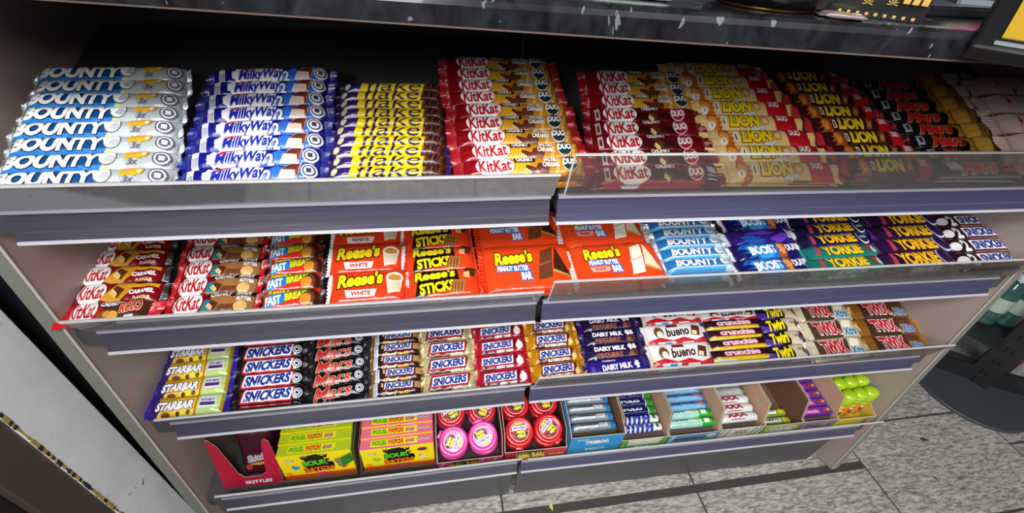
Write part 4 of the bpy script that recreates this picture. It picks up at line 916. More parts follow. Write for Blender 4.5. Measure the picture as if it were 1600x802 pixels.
def put_disc(p, bay, x, y, z, tilt, spin, label, grp, roll=0):
    o = link('gum_tape_disc', p[0]); o.matrix_basis = BAY[bay] @ T3(x, y, z) @ RY(roll) @ RX(tilt) @ RZ(spin); tag(o, label, 'gum disc', grp)
    link('hinge', p[1], o, T3(0, .0375, .0035))
gp, gr = 'gum discs in the pink carton', 'gum discs in the red carton'
put_disc(PK, 'L', .512, .0395, .285, 26, 62, 'pink gum tape disc at front left of the pink carton', gp, 4)
put_disc(PK, 'L', .585, .0405, .290, 24, 12, 'pink gum tape disc topmost at front right of the pink carton', gp, -4)
put_disc(PK, 'L', .587, .0440, .266, 20, 20, 'pink gum tape disc lying under the front right one', gp)
put_disc(PK, 'L', .512, .0430, .262, 20, 80, 'pink gum tape disc lying under the front left one', gp)
put_disc(PK, 'L', .508, .1130, .266, 10, 30, 'pink gum tape disc under the back left red one', gp)
put_disc(PK, 'L', .588, .1130, .266, 10, 70, 'pink gum tape disc under the back right red one', gp)
put_disc(RD, 'L', .510, .1060, .300, 24, 200, 'red gum tape disc at back left of the pink carton', gp)
put_disc(RD, 'L', .588, .1060, .302, 24, 150, 'red gum tape disc at back right of the pink carton', gp)
put_disc(RD, 'R', .672, .0395, .294, 24, 175, 'red gum tape disc at front left of the red carton', gr)
put_disc(RD, 'R', .745, .0395, .296, 24, 215, 'red gum tape disc at front right of the red carton', gr)
put_disc(RD, 'R', .672, .0430, .270, 20, 10, 'red gum tape disc under the front left one of the red carton', gr)
put_disc(RD, 'R', .745, .0430, .270, 20, 40, 'red gum tape disc under the front right one of the red carton', gr)
put_disc(RD, 'R', .670, .1060, .306, 22, 185, 'red gum tape disc at back left of the red carton', gr)
put_disc(RD, 'R', .745, .1060, .306, 22, 175, 'red gum tape disc at back right of the red carton', gr)
put_disc(RD, 'R', .670, .1130, .272, 12, 10, 'red gum tape disc under the back left one of the red carton', gr)
put_disc(RD, 'R', .745, .1130, .272, 12, 40, 'red gum tape disc under the back right one of the red carton', gr)
def hub_art(pink):
    def f(A):
        for k in range(5): A.P([(-.5 + .2 * k, -.5), (-.42 + .2 * k, .5), (-.38 + .2 * k, .5), (-.46 + .2 * k, -.5)], '#ea8ab0' if pink else '#c8323e')
        A.E(-.08, .2, .22, .5, '#2c1420'); A.T('Hubba Bubba', -.08, .05, .46, .56, '#f4dc1c', out='#2c1420', ow=.04, bold=.06, rot=3); A.T('MEGA LONG', .33, .0, .24, .2, '#e8c81c', bold=.04, rot=3)
    return f
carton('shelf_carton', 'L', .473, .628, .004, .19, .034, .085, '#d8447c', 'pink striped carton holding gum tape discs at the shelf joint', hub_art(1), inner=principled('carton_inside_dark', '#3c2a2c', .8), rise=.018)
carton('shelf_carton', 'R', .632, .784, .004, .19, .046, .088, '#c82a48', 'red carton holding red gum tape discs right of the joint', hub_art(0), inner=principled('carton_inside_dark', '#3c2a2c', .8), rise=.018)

# --- cartons of rolls
D_ = .0205
def a_trebor(A): A.R(-.5, .5, .1, .3, '#6c7680'); A.R(-.44, .1, -.2, .0, '#c9cdd2'); A.T('TREBOR', -.1, .14, .4, .2, '#30343c', bold=.04); A.R(.12, .3, -.16, .2, '#dcdcdc'); [A.R(.13 + .03 * k, .14 + .03 * k, -.12, .16, '#33363c') for k in range(5)]
def a_polo(A): A.T('POLO', -.10, .18, .50, .42, '#eef0f4', bold=.07); A.R(.3, .5, -.5, .5, '#2c7a2c'); A.R(.28, .30, -.5, .5, '#d8dce0')
def a_polo_foil(A):
    for k in range(7): A.R(-.46 + .12 * k, -.41 + .12 * k, -.5, .5, '#c9d0e2', sl=.04)
    A.R(.28, .46, -.4, .4, '#d8e0d8'); A.E(-.1, .1, .08, .2, '#4a5ac0'); A.E(.12, -.1, .07, .2, '#3a48b0'); A.R(.33, .4, -.2, .3, '#2c5a2c')
def a_mentos(A): A.T('mentos', -.08, .19, .64, .42, '#1c2f6c', out='#9ac0de', ow=.05, bold=.06); A.E(.37, .05, .08, .24, '#c05a5a'); A.R(.44, .5, -.5, .5, '#2a7cae')
def a_mentos_g(A): A.R(-.5, .3, -.05, .5, '#dff0ea'); A.T('mentos', -.25, .2, .36, .3, '#2a6a6c', bold=.04); A.R(.20, .40, -.3, .36, '#3cae3c'); A.R(.25, .36, -.2, .26, '#eef4ee'); A.E(.12, .2, .06, .2, '#c8d81c')
def a_xxx(A): A.T('XXX', -.05, .14, .56, .56, '#b0183c', bold=.07); A.R(-.24, .14, -.32, -.26, '#b0183c'); A.R(.24, .42, -.1, .36, '#cfd2cc')
def a_xxx_plain(A): A.T('XXX', .0, .44, .6, .1, '#8a1a34', bold=.07); A.R(.14, .36, -.1, .36, '#a8aaa6')
def a_lock(A): A.R(-.48, .18, -.25, .42, '#e8ebe4'); A.T('LOCKETS', -.16, .08, .58, .36, '#1a2a3c', bold=.06); A.E(.32, .05, .1, .32, '#d8c41e')
def a_purple(A): A.R(-.48, .12, -.36, .3, '#a83a8c'); A.T('fruitella', -.18, -.02, .48, .34, '#e8a8c8', bold=.05); A.star(.28, .0, .1, .3, '#c02a3c', 7, .6, 3); A.star(.4, .06, .06, .2, '#d8b41c', 7, .6, 2)
grey_end, blue_end, green_end, wht_end = principled('end_grey', '#5c666e', .3, .3), principled('end_blue', '#1f6ca4', .3), principled('end_green', '#1f8c2c', .25, coat=.4), principled('end_white', '#c6cac4', .35)
trb = roll_parts('grey_roll', .114, D_, [(-.15, '#7a848c'), (.042, '#2a7cb4')], a_trebor, blue_end, 1)
po1 = roll_parts('navy_roll', .104, D_, [(-.15, '#141c5a')], a_polo, green_end, 2); po2 = roll_parts('foil_roll', .104, D_, [(-.15, '#2a3684')], a_polo_foil, wht_end, 3) + ('patterned blue foil roll',)
me1 = roll_parts('blue_roll', .128, .0215, [(-.15, '#3c78b4')], a_mentos, blue_end, 4, yz=[(-.002, '#7ab0d0')]); me2 = roll_parts('mint_roll', .132, .0215, [(-.15, '#9cd0c0'), (.026, '#2c9a38')], a_mentos_g, green_end, 5) + ('pale mint roll with green end',)
xx1 = roll_parts('white_roll', .104, .0225, [(-.15, '#dde0da')], a_xxx, wht_end, 6); xx2 = roll_parts('plain_roll', .100, .0225, [(-.15, '#a6a8a2')], a_xxx_plain, grey_end, 7) + ('plain pale grey roll',)
lk = roll_parts('lime_roll', .092, .020, [(-.15, '#7c9a2c')], a_lock, principled('end_lime', '#a8b41e', .3), 8)
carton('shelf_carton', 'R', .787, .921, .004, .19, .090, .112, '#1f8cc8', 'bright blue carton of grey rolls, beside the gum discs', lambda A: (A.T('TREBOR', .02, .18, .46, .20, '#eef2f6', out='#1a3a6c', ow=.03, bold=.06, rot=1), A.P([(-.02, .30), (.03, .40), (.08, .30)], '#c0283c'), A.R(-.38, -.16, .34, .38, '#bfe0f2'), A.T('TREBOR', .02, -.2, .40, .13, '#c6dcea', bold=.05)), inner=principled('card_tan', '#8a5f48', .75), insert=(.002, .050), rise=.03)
carton('shelf_carton', 'R', .9235, 1.046, .004, .19, .046, .112, '#4ea23a', 'green carton of navy and foil mint rolls', lambda A: (A.P([(-.34, -.1), (-.36, .5), (.38, .5), (.34, -.1)], '#dcd6cc'), A.T('POLO', .0, -.3, .3, .2, '#e9f2e2', bold=.06), A.C(-.42, -.1, .06, '#bfe09a')), inner=principled('card_light', '#c49c80', .7), insert=(.002, .030), rise=.02)
carton('shelf_carton', 'R', 1.0485, 1.186, .004, .19, .044, .112, '#4c84b0', 'blue carton of mint rolls with dark lettering', lambda A: (A.T('mentos', -.05, .05, .66, .50, '#16305c', out='#8ab4cc', ow=.05, bold=.06), A.E(.36, .2, .1, .2, '#b8c8c4'), A.P([(-.5, -.5), (-.44, .5), (-.36, .5), (-.42, -.5)], '#8ac0dc')), inner=principled('card_light', '#c49c80', .7), insert=(.002, .030), rise=.02)
carton('shelf_carton', 'R', 1.1885, 1.312, .004, .19, .050, .112, '#c8ccba', 'white and green striped carton of mint rolls', lambda A: ([A.P([(-.5 + .12 * k, -.5), (-.42 + .12 * k, .5), (-.39 + .12 * k, .5), (-.47 + .12 * k, -.5)], '#3c5a34') for k in (0, 1, 6, 7)], A.T('XXX', .0, .1, .36, .40, '#a87a7c', bold=.06)), inner=principled('card_light', '#c49c80', .7), insert=(.002, .030), rise=.02)
carton('shelf_carton', 'R', 1.3145, 1.424, .004, .19, .044, .112, '#8a9c4c', 'nearly empty lime carton with two rolls left', lambda A: (A.E(.0, .05, .42, .36, '#d8dccc'), A.E(.0, .05, .38, .28, '#8c9c5c'), A.T('LOCKETS', .0, .05, .62, .30, '#eef0e6', bold=.06)), inner=principled('card_brown', '#6e4c38', .8), rise=.02)
carton('shelf_carton', 'R', 1.4265, 1.529, .004, .19, .044, .112, '#8c7c98', 'mauve carton of purple fruit packs', lambda A: (A.star(.1, .1, .3, .3, '#a88a9c', 9, .6, 2), A.T('fruits', -.1, .0, .5, .4, '#6c4a6c', bold=.05)), inner=principled('card_light', '#c49c80', .7), insert=(.002, .030), rise=.02)
rolls('R', [trb], .852, .0190, .322, .0228, 7, D_, .0030, 'grey mint roll with blue end', 'the bright blue carton')
rolls('R', [po2, po2, po1], .984, .0165, .297, .0215, 8, D_, .0026, 'navy mint roll with green end', 'the green carton')
rolls('R', [me2, me2, me1], 1.117, .0170, .298, .0222, 8, .0215, .0026, 'blue mint roll with dark lettering', 'the blue lettered carton')
rolls('R', [xx1, xx1, xx1, xx2], 1.250, .0185, .299, .0235, 7, .0225, .0028, 'white mint roll with three crimson letters', 'the striped carton')
rolls('R', [lk], 1.369, .0170, .262, .0220, 2, .020, .0030, 'lime roll with white band', 'the nearly empty carton')
bm = bmesh.new(); bm_box(bm, -.046, .046, -.0105, .0105, 0, .017, 0, .0012); mats = [principled('pack_purple', '#5a2a8c', .3, coat=.3)]
A = Art(.092, .021); a_purple(A); flat_art(A, .092, .021, T3(0, 0, .017), mats, bm); pme = from_bm('fruit_pack', bm, mats); bm = bmesh.new(); bm_box(bm, -.0012, .0012, -.0085, .0085, .003, .014); pfl = from_bm('end_fold', bm, principled('pack_lilac', '#a880c0', .4))
for i in range(7):
    o = link('sweet_pack', pme); o.matrix_basis = BAY['R'] @ T3(1.478, .0175 + .0232 * i, .282 + .0030 * i) @ RX(7); tag(o, 'purple fruit sweet pack in the mauve carton, %s' % ('nearest the front' if i == 0 else ORD[i] + ' from the front'), 'sweet pack', 'purple packs in the mauve carton')
    for s in (-1, 1): link('end_fold', pfl, o, T3(s * .0468, 0, 0))
# --- lime capped bottles in a yellow tray
bm = bmesh.new(); bm_lathe(bm, [(0, 0), (.0150, 0), (.0165, .003), (.0165, .060), (.0150, .066), (0, .066)], 28, 0, None, 1.0, .8); mats = [principled('bottle_yellow', '#dcc41c', .3, coat=.4)]
A = Art(.03, .05); A.E(0, .0, .42, .4, '#e8862c'); A.E(0, .05, .3, .25, '#d83c5c'); A.E(.1, -.1, .18, .15, '#5a2a3c'); A.star(-.1, .2, .2, .12, '#f2e6c0', 7, .6, 3)
nx_ = [-.0145 + .029 * i / 12 for i in range(13)]
build_art(bm, mats, A, nx_, [-.025, .025], lambda x, y: .0165 * .8 * math.sqrt(max(0, 1 - (x / .0165) ** 2)), M=T3(0, 0, .034) @ RX(90))
bme = from_bm('squeeze_bottle', bm, mats); 
for p_ in bme.polygons: p_.use_smooth = True
bm = bmesh.new(); bm_lathe(bm, [(0, .064), (.0178, .064), (.0190, .067), (.0192, .085), (.0180, .094), (.0150, .0985), (.009, .1005), (0, .101)], 28, 0, None, 1.0, .84); cap = from_bm('cap', bm, principled('cap_lime', '#a4c41c', .25, coat=.6), True)
bm = bmesh.new(); bm_box(bm, -.0016, .0016, -.0150, -.0135, .068, .092); seam = from_bm('cap_seam', bm, principled('cap_lime_dark', '#8cab1a', .4), True)
spots = [(1.551, .026, 0), (1.589, .030, 1), (1.627, .034, 2), (1.549, .062, 3), (1.588, .066, 4), (1.627, .070, 5), (1.552, .098, 6), (1.590, .102, 7), (1.628, .106, 8)]
for x, y, i in spots:
    o = link('sweet_bottle', bme); o.matrix_basis = BAY['R'] @ T3(x, y, base4(y) + .002) @ RX(SLOPE[4] + (i % 3) - 3) @ RY(3 - 2 * (i % 3)) @ Matrix.Scale(1.08, 4); c = link('cap', cap, o, Matrix.Identity(4)); link('cap_seam', seam, c, Matrix.Identity(4))
    tag(o, 'lime capped sweet bottle, %s row, %s' % (('front', 'middle', 'back')[i // 3], ('beside the purple packs', 'in the middle', 'against the side panel')[i % 3]), 'sweet bottle', 'lime capped bottles')
carton('shelf_carton', 'R', 1.531, 1.648, .004, .15, .038, .056, '#dcc82a', 'low yellow carton under the lime capped bottles', lambda A: (A.P([(.1, -.5), (.2, .5), (.5, .5), (.5, -.5)], '#b9ab7c'), A.star(.3, 0, .08, .3, '#7a5a5c', 7, .6, 3)), inner=principled('carton_yellow_in', '#c8b43a', .6), rise=.02)

# ------------------------------------------------------------------ worktop above and what stands on it
CT = T3(0, -.014, 1.2225) @ RZ(-9.01)
def granite():
    m = bpy.data.materials.new('black_granite_laminate'); m.use_nodes = True; nt = m.node_tree; b = nt.nodes['Principled BSDF']; N = nt.nodes.new; Lk = nt.links.new
    tc = N('ShaderNodeTexCoord'); mp = N('ShaderNodeMapping'); mp.inputs['Rotation'].default_value = (.2, .5, .3); mp.inputs['Scale'].default_value = (1, 1, .55); Lk(tc.outputs['Object'], mp.inputs[0])
    n1 = N('ShaderNodeTexNoise'); n1.inputs['Scale'].default_value = 34; n1.inputs['Detail'].default_value = 6; n1.inputs['Distortion'].default_value = 1.5; Lk(mp.outputs[0], n1.inputs['Vector'])
    c1 = N('ShaderNodeValToRGB'); e = c1.color_ramp.elements; e[0].position = .35; e[0].color = lin('#0a0a0c'); e[1].position = .8; e[1].color = lin('#2a2b2e'); Lk(n1.outputs[0], c1.inputs[0])
    n3 = N('ShaderNodeTexNoise'); n3.inputs['Scale'].default_value = 9; n3.inputs['Detail'].default_value = 1; Lk(tc.outputs['Object'], n3.inputs['Vector'])
    v = N('ShaderNodeTexVoronoi'); v.inputs['Scale'].default_value = 64; v.inputs['Randomness'].default_value = 1; Lk(mp.outputs[0], v.inputs['Vector'])
    ds = N('ShaderNodeMixRGB'); ds.inputs[0].default_value = .06; Lk(mp.outputs[0], ds.inputs[1]); Lk(n1.outputs['Color'], ds.inputs[2]); Lk(ds.outputs[0], v.inputs['Vector'])
    l = N('ShaderNodeMath'); l.operation = 'LESS_THAN'; l.inputs[1].default_value = .20; Lk(v.outputs['Distance'], l.inputs[0])
    sepc = N('ShaderNodeSeparateColor'); Lk(v.outputs['Color'], sepc.inputs[0]); g = N('ShaderNodeMath'); g.operation = 'GREATER_THAN'; g.inputs[1].default_value = .58; Lk(sepc.outputs[0], g.inputs[0])
    mu = N('ShaderNodeMath'); mu.operation = 'MULTIPLY'; Lk(l.outputs[0], mu.inputs[0]); Lk(g.outputs[0], mu.inputs[1])
    mx = N('ShaderNodeMixRGB'); mx.inputs[2].default_value = lin('#63666a'); Lk(mu.outputs[0], mx.inputs[0]); Lk(c1.outputs[0], mx.inputs[1]); Lk(mx.outputs[0], b.inputs['Base Color'])
    b.inputs['Roughness'].default_value = .22; b.inputs['Coat Weight'].default_value = .4
    return m
bm = bmesh.new(); prof = [(.0, .0), (.62, .0), (.62, .0232), (.008, .0232), (.0035, .0222), (.001, .0195), (.0, .015)]
bm_prism(bm, prof, -1.2, 2.6); wt = link('worktop', from_bm('worktop', bm, granite())); wt.matrix_basis = CT; tag(wt, 'black speckled granite-look worktop above the shelving', 'worktop')
bm = bmesh.new(); bm_prism(bm, [(.001, -.0022), (.02, -.0022), (.02, -.0003), (.001, -.0003)], -1.2, 2.6); link('underside_trim', from_bm('underside_trim', bm, principled('trim_brown', '#5a4a42', .5)), wt, Matrix.Identity(4))
def on_top(u, v, rz=0): return CT @ T3(u, v, .0235) @ RZ(rz)
# black bowl with thin gold foot
bm = bmesh.new(); bm_lathe(bm, [(0, .002), (.044, .002), (.052, .005), (.058, .014), (.062, .032), (.062, .070), (.058, .070), (.056, .036), (.040, .012), (0, .010)], 40)
bowl = link('bowl', from_bm('bowl', bm, principled('black_gloss', '#0a0a0b', .3, coat=.3), True)); bowl.matrix_basis = on_top(.822, .062); tag(bowl, 'round black bowl standing on the worktop', 'bowl')
bm = bmesh.new(); bm_lathe(bm, [(.034, 0), (.042, 0), (.043, .0018), (.034, .0018)], 40); link('gold_foot', from_bm('gold_foot', bm, principled('gold_trim', '#8c6c34', .3, .7), True), bowl, Matrix.Identity(4))
# black and gold box of rolling tips
def tips_box():
    w, d, h = .080, .04, .075; bm = bmesh.new(); mats = [principled('box_black', '#0b0a09', .35, coat=.3)]
    bm_box(bm, -w / 2, w / 2, 0, d, 0, h, 0)
    A = Art(w, h); go = '#b8944c'
    for x, y in ((-.12, .3), (-.02, .1), (.06, .32), (.0, -.18), (-.06, -.36), (.16, -.34), (.1, -.05)):
        for k in range(7): A.P([(x, y), (x + .055 * math.cos(PI / 2 + (k - 3) * .55 - .1), y + .075 * math.sin(PI / 2 + (k - 3) * .55 - .1)), (x + .04 * math.cos(PI / 2 + (k - 3) * .55 + .12), y + .055 * math.sin(PI / 2 + (k - 3) * .55 + .12))], go)
    for k in range(4): A.R(-.42 + .075 * k, -.37 + .075 * k, -.30, -.10, '#c8c6c0'); 
    A.T('25pcs', .12, -.20, .15, .09, '#e9e6de', bold=.05); A.R(.24, .46, -.16, .04, go); A.T('KINGSIZE', .35, -.06, .18, .07, '#1a1610', bold=.05)
    for k in range(3): A.R(.24 + .08 * k, .30 + .08 * k, -.32, -.22, go); A.R(.24 + .08 * k, .30 + .08 * k, .12, .3, go)
    for k in range(9): A.R(-.3 + .085 * k, -.27 + .085 * k, -.47, -.44, go)
    flat_art(A, w, h, T3(0, 0, h / 2) @ RX(90), mats, bm)
    o = link('tips_box', from_bm('tips_box', bm, mats)); o.matrix_basis = T3(.892, -.128, 1.2461) @ RZ(-38); tag(o, 'black box with gold leaf pattern standing on the worktop', 'box')
    bm = bmesh.new(); bm_box(bm, w / 2, w / 2 + .0006, .004, d - .004, .004, h - .004); link('end_flap', from_bm('end_flap', bm, principled('flap_gold', '#6a5630', .4)), o, Matrix.Identity(4))
tips_box()
# card terminal leaning over the edge
def terminal():
    M = T3(.966, -.186, 1.2395) @ RZ(-50) @ RX(-50)
    bm = bmesh.new(); bm_box(bm, -.014, .11, 0, .014, -.006, .085, 0, .003); o = link('payment_terminal', from_bm('payment_terminal', bm, principled('terminal_black', '#09090a', .45, spec=.3))); o.matrix_basis = M
    tag(o, 'black payment terminal with yellow screen at the worktop edge', 'payment terminal')
    bm = bmesh.new(); mats = [principled('screen_yellow', '#a07f22', .3)]; bm_box(bm, .002, .10, -.0012, 0, .006, .060, 0)
    A = Art(.098, .054); A.E(-.26, .06, .16, .30, '#2a4a8c'); A.E(-.26, .06, .14, .26, '#e9eef4'); A.T('ee', -.24, .08, .17, .24, '#2a4a8c', bold=.07); A.P([(-.3, -.18), (-.12, -.1), (-.1, -.24), (-.26, -.3)], '#d8a488')
    flat_art(A, .098, .054, T3(.051, -.0012, .033) @ RX(90), mats, bm); link('screen', from_bm('screen', bm, mats), o, Matrix.Identity(4))
    bm = bmesh.new(); bm_box(bm, -.001, .105, -.0016, 0, -.001, .0025, 0, .0006); link('chrome_bar', from_bm('chrome_bar', bm, principled('chrome_bar', '#d8dce0', .15, .8)), o, Matrix.Identity(4))
    bm = bmesh.new(); bm_prism(bm, [(.0165, .03), (.0165, .08), (.035, .07)], .0, .06); link('stand', from_bm('stand', bm, principled('terminal_dark', '#0e0e10', .5)), o, Matrix.Identity(4))
terminal()
# small things behind the edge
def packet(name, w, h, col, art, M, label, cat, th=.006):
    A = Art(w, h); art(A); me = bar_mesh(name, w, h, th, film('film_' + name, [(-.15, col)], 0, .25), A, p=4, seed=3); o = link(name, me); o.matrix_basis = M; tag(o, label, cat)
    bm = bmesh.new(); bm_box(bm, -w / 2 - .004, -w / 2 + .003, -h * .45, h * .45, th * .35, th * .5); link('sealed_end', from_bm('sealed_end', bm, ink(col)), o, Matrix.Identity(4))
packet('sticker_sheet', .075, .05, '#9aa49a', lambda A: (A.R(-.4, -.2, -.3, .3, '#8cae3a'), A.R(-.12, .1, -.3, .3, '#4a86b4'), A.R(.2, .42, -.3, .3, '#b8624c')), on_top(.690, .062, -6), 'clear packet with coloured stickers lying on the worktop edge', 'packet', .004)
packet('foil_sachet', .034, .018, '#6e5f5a', lambda A: (A.star(0, 0, .2, .3, '#8c7a3c', 9, .6, 2), A.T('1.25', .3, -.1, .2, .2, '#e8e4e0', bold=.04)), on_top(.868, .014, -12), 'small crumpled sachet beside the black bowl', 'sachet', .004)
bm = bmesh.new(); bm_box(bm, -.10, .10, -.006, .006, 0, .008, 0, .0015); bm_box(bm, -.10, .10, .030, .042, 0, .008, 0, .0015); bm_box(bm, -.10, -.09, -.006, .042, 0, .006); o = link('wire_rack', from_bm('wire_rack', bm, principled('rack_black', '#17181a', .4))); o.matrix_basis = on_top(1.03, .075, 8); tag(o, 'flat black rack lying on the worktop behind the terminal', 'rack')
bm = bmesh.new(); bm_box(bm, -.10, .10, -.006, .05, .0085, .0092); link('rack_floor', from_bm('rack_floor', bm, principled('rack_grey', '#3c3e42', .4)), o, Matrix.Identity(4))
bm = bmesh.new(); mats = [principled('price_card', '#e6dcc4', .4)]; bm_box(bm, -.03, .03, 0, .002, 0, .05, 0); A = Art(.06, .05); A.R(-.1, .5, -.5, .5, '#d8648c'); A.T('B', -.32, -.2, .16, .3, '#3c2c3c', bold=.05)
flat_art(A, .06, .05, T3(0, 0, .025) @ RX(90), mats, bm); o = link('price_card', from_bm('price_card', bm, mats)); o.matrix_basis = T3(1.06, -.095, 1.262) @ RZ(-20) @ RX(-20); tag(o, 'pink and cream card propped behind the payment terminal', 'card')
bm = bmesh.new(); bm_box(bm, -.034, -.030, -.002, .004, -.009, .052, 0, .001); bm_box(bm, -.034, .034, -.002, .012, -.0095, -.003); link('card_holder', from_bm('card_holder', bm, principled('holder_grey', '#4c5058', .3)), o, Matrix.Identity(4))

# ------------------------------------------------------------------ white painted wall end and doorway on the left
def plaster():
    m = bpy.data.materials.new('white_paint_on_wood'); m.use_nodes = True; nt = m.node_tree; b = nt.nodes['Principled BSDF']; N = nt.nodes.new; Lk = nt.links.new
    tc = N('ShaderNodeTexCoord'); n = N('ShaderNodeTexNoise'); n.inputs['Scale'].default_value = 12; n.inputs['Detail'].default_value = 6; Lk(tc.outputs['Object'], n.inputs['Vector'])
    c = N('ShaderNodeValToRGB'); e = c.color_ramp.elements; e[0].position = .3; e[0].color = lin('#eceff4'); e[1].position = .6; e[1].color = lin('#fbfcff'); Lk(n.outputs[0], c.inputs[0])
    n2 = N('ShaderNodeTexNoise'); n2.inputs['Scale'].default_value = 55; n2.inputs['Detail'].default_value = 3; n2.inputs['Distortion'].default_value = 2; Lk(tc.outputs['Object'], n2.inputs['Vector'])
    c2 = N('ShaderNodeValToRGB'); e = c2.color_ramp.elements; e[0].position = .70; e[0].color = (0, 0, 0, 1); e[1].position = .76; e[1].color = (1, 1, 1, 1); Lk(n2.outputs[0], c2.inputs[0])
    mx = N('ShaderNodeMixRGB'); mx.inputs[2].default_value = lin('#6f6d70'); Lk(c2.outputs[0], mx.inputs[0]); Lk(c.outputs[0], mx.inputs[1]); Lk(mx.outputs[0], b.inputs['Base Color'])
    mp = N('ShaderNodeMapping'); mp.inputs['Scale'].default_value = (9, 9, 4); Lk(tc.outputs['Object'], mp.inputs[0]); n3 = N('ShaderNodeTexNoise'); n3.inputs['Scale'].default_value = 3; n3.inputs['Detail'].default_value = 5; Lk(mp.outputs[0], n3.inputs['Vector'])
    bp = N('ShaderNodeBump'); bp.inputs['Strength'].default_value = .25; bp.inputs['Distance'].default_value = .003; Lk(n3.outputs[0], bp.inputs['Height']); Lk(bp.outputs[0], b.inputs['Normal']); b.inputs['Roughness'].default_value = .45
    return m
bm = bmesh.new(); bm_box(bm, -.40, -.12, -.066, .034, 0, 1.6, 0, .0015); w_ = link('wall_left', from_bm('wall_left', bm, plaster())); tag(w_, kind='structure')
rd = random.Random(3); bm = bmesh.new()                         # chipped paint ridge along the corner
yel, drk = principled('old_yellow_paint', '#b39b4c', .6), principled('old_dark_paint', '#2c2a22', .7)
z = 0.02
while z < 1.5:
    l = rd.uniform(.003, .010); r = rd.uniform(.0006, .0022)
    fs = bm_box(bm, -.1205 - rd.uniform(0, .002), -.1205 + r * .5, -.0665 - r * 1.6, -.0645 + r * .4, z, z + l, 0 if rd.random() < .6 else 1); z += l * rd.uniform(.6, 1.0)
t_ = link('trim_1', from_bm('trim_1', bm, [yel, drk])); tag(t_, kind='structure')
brn = principled('door_frame_brown', '#4a4036', .5, bump=(24, .2)); bm = bmesh.new(); bm_box(bm, -.40, -.126, -.130, -.068, 0, 1.6, 0, .002); t_ = link('trim_2', from_bm('trim_2', bm, brn)); tag(t_, kind='structure')
bm = bmesh.new(); bm_box(bm, -.40, -.139, -.185, -.131, 0, 1.6, 0, .001); t_ = link('trim_3', from_bm('trim_3', bm, principled('black_seal', '#0f0f0f', .5, bump=(60, .5)))); tag(t_, kind='structure')
bm = bmesh.new(); bm_box(bm, -.42, -.128, -.62, -.186, 0, 1.6, 0, .003); t_ = link('door_1', from_bm('door_1', bm, principled('door_brown', '#554a3f', .45, bump=(14, .3)))); tag(t_, kind='structure')
# dark recess between wall end and shelving
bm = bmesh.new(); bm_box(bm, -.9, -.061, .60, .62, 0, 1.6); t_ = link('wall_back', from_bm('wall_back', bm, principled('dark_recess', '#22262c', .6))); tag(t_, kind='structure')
bm = bmesh.new(); bm_box(bm, -.40, -.0615, .07, .09, 0, 1.6); t_ = link('gap_filler', from_bm('gap_filler', bm, principled('gap_dark', '#15181c', .5))); tag(t_, kind='structure')  # dark sheet added to fill the gap with shade and hide the floor
bm = bmesh.new(); bm_box(bm, -.115, -.066, .035, .068, .10, .36, 0, .004); o = link('junction_box', from_bm('junction_box', bm, principled('box_dark', '#0f1012', .5))); o.matrix_basis = Matrix.Identity(4); tag(o, 'black box in the dark gap left of the shelving', 'box')
bm = bmesh.new(); bm_box(bm, -.115, -.066, .035, .068, .0, .0995, 0, .003); link('foot_block', from_bm('foot_block', bm, principled('box_darkgrey', '#2a2c2e', .6)), o, Matrix.Identity(4))

# ------------------------------------------------------------------ display stand on the right
std = bpy.data.objects.new('display_stand', None); COL.objects.link(std); std.matrix_basis = T3(2.433, .173, 0)
tag(std, 'dark grey stand with round base and slotted upright beside the shelving', 'display stand')
dk, dk2 = principled('base_graphite', '#3c4043', .5, bump=(25, .1)), principled('stand_black', '#1d1f21', .45)
bm = bmesh.new(); bm_lathe(bm, [(0, 0), (.184, 0), (.1845, .003), (.1845, .009), (.182, .0115), (0, .0125)], 72); link('round_base', from_bm('round_base', bm, dk), std, Matrix.Identity(4))
bm = bmesh.new(); bm_box(bm, -.012, .012, -.038, .038, .0126, .62, 0, .003)
link('upright', from_bm('upright', bm, dk2), std, T3(.037, .017, 0) @ RZ(20))
blk = principled('slot_black', '#050505', .6)
for k in range(9):
    bm = bmesh.new()
    for d in (-.011, .005): bm_box(bm, -.0131, -.0119, d, d + .007, .06 + .06 * k, .082 + .06 * k)
    link('slot_pair', from_bm('slot_pair', bm, blk), std, T3(.037, .017, 0) @ RZ(20))
    if k == 0: sl_me = None
bm = bmesh.new(); bm_prism(bm, [(-.03, .0126), (.30, .0126), (.30, .075), (.26, .085), (.05, .085), (.0, .06), (-.03, .04)], -.008, .008); link('foot_arm', from_bm('foot_arm', bm, dk2), std, T3(.05, .01, 0) @ RZ(-118))
bm = bmesh.new(); bm_prism(bm, [(-.03, .0126), (.22, .0126), (.22, .060), (.05, .080), (.0, .06)], -.006, .006); link('foot_arm', from_bm('foot_arm', bm, dk2), std, T3(.037, .02, 0) @ RZ(50))
bm = bmesh.new(); bm_box(bm, -.16, .16, -.12, .12, .215, .222, 0, .002); link('wire_shelf', from_bm('wire_shelf', bm, dk2), std, T3(.04, .17, 0) @ RZ(20))
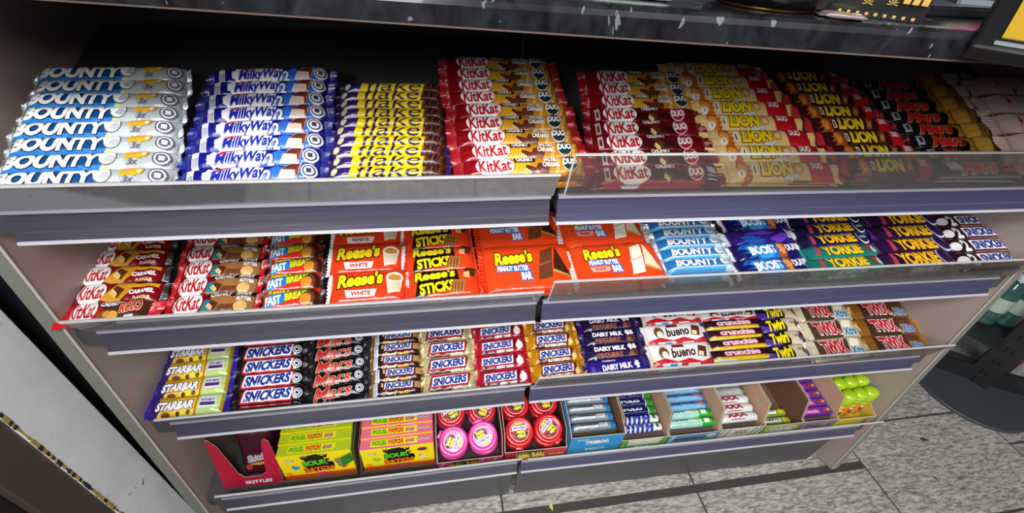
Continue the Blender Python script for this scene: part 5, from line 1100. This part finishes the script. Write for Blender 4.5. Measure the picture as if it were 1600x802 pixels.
# shrink wrapped water bottles on it
glassy = bpy.data.materials.new('green_clear_plastic'); glassy.use_nodes = True; nt = glassy.node_tree; b = nt.nodes['Principled BSDF']; b.inputs['Base Color'].default_value = lin('#4f7f76'); b.inputs['Roughness'].default_value = .08; b.inputs['Transmission Weight'].default_value = .55; b.inputs['Coat Weight'].default_value = .5
lab = principled('bottle_label', '#a9b8a8', .4)
Lp = [(0, 0), (.030, 0), (.034, .004), (.034, .02), (.032, .024), (.034, .028), (.034, .05), (.032, .054), (.034, .058), (.034, .13), (.030, .15), (.015, .178), (.0135, .182), (.0135, .196), (0, .196)]
bm = bmesh.new(); bm_lathe(bm, Lp, 24); bo = from_bm('bottle', bm, glassy, True); bm = bmesh.new(); bm_lathe(bm, [(.0346, .062), (.0348, .064), (.0348, .118), (.0346, .120)], 24); lb = from_bm('bottle_label', bm, lab, True); bm = bmesh.new(); bm_lathe(bm, [(0, .214), (.0145, .214), (.015, .196), (.015, .190)], 20); cp = from_bm('bottle_cap', bm, principled('cap_white', '#c9d0cc', .3), True)
for i, (x, y) in enumerate(((-.075, .02), (-.005, .00), (.065, -.02), (-.055, .092), (.015, .072), (.085, .052))):
    o = link('water_bottle', bo); o.matrix_basis = T3(2.433 + .03 + x, .173 + .14 + y, .2225) @ RZ(i * 40); tag(o, 'clear green water bottle under film on the stand, %s' % ('front left', 'front middle', 'front right', 'back left', 'back middle', 'back right')[i], 'water bottle', 'shrink wrapped water bottles')
    link('bottle_label', lb, o, Matrix.Identity(4)); link('bottle_cap', cp, o, Matrix.Identity(4))
bm = bmesh.new(); bm_lathe(bm, [(0, 0), (.040, .0), (.048, .008), (.048, .05), (.038, .062), (0, .064)], 28); o = link('red_tub', from_bm('red_tub', bm, principled('tub_red', '#8c1a20', .3, coat=.4), True)); o.matrix_basis = T3(2.60, .235, .088); tag(o, 'round red tub on the foot of the display stand', 'tub')
bm = bmesh.new(); bm_lathe(bm, [(.0482, .05), (.050, .052), (.050, .058), (.0400, .066), (.0, .0665), (0, .0645), (.038, .0625)], 28); link('lid', from_bm('lid', bm, principled('lid_darkred', '#5c1216', .4), True), o, Matrix.Identity(4))
bm = bmesh.new(); bm_lathe(bm, [(0, 0), (.045, 0), (.045, .0745), (0, .0745)], 24); link('plinth', from_bm('plinth', bm, dk2, True), std, T3(2.60 - 2.433, .235 - .173, .0128))

# ------------------------------------------------------------------ scraps on the floor
def scrap(name, x, y, size, col, label, seed, thick=.0022):
    rd = random.Random(seed); bm = bmesh.new(); n = 9
    pts = [(size * rd.uniform(.4, 1) * math.cos(2 * PI * k / n), size * .5 * rd.uniform(.5, 1) * math.sin(2 * PI * k / n)) for k in range(n)]
    a = [bm.verts.new((px, py, .0003)) for px, py in pts]; c = bm.verts.new((0, 0, thick)); b = [bm.verts.new((px, py, thick * rd.uniform(.4, 1.6))) for px, py in pts]
    bm.faces.new(a[::-1])
    for k in range(n): l = (k + 1) % n; bm.faces.new((a[k], a[l], b[l], b[k])); bm.faces.new((b[k], b[l], c))
    o = link(name, from_bm(name, bm, principled('scrap_' + col.lstrip('#'), col, .6))); o.matrix_basis = T3(x, y, 0) @ RZ(rd.uniform(0, 180)); tag(o, label, 'litter')
scrap('paper_scrap', .775, -.030, .014, '#c9cf5a', 'tiny yellow green scrap on the floor tile before the plinth', 3)
scrap('dirt_fleck', 2.065, .012, .016, '#3a3734', 'dark oval fleck on the pale tile right of the shelving', 5)
scrap('dirt_fleck', 1.985, -.105, .009, '#35322f', 'small dark crumb on the tile at lower right', 8)
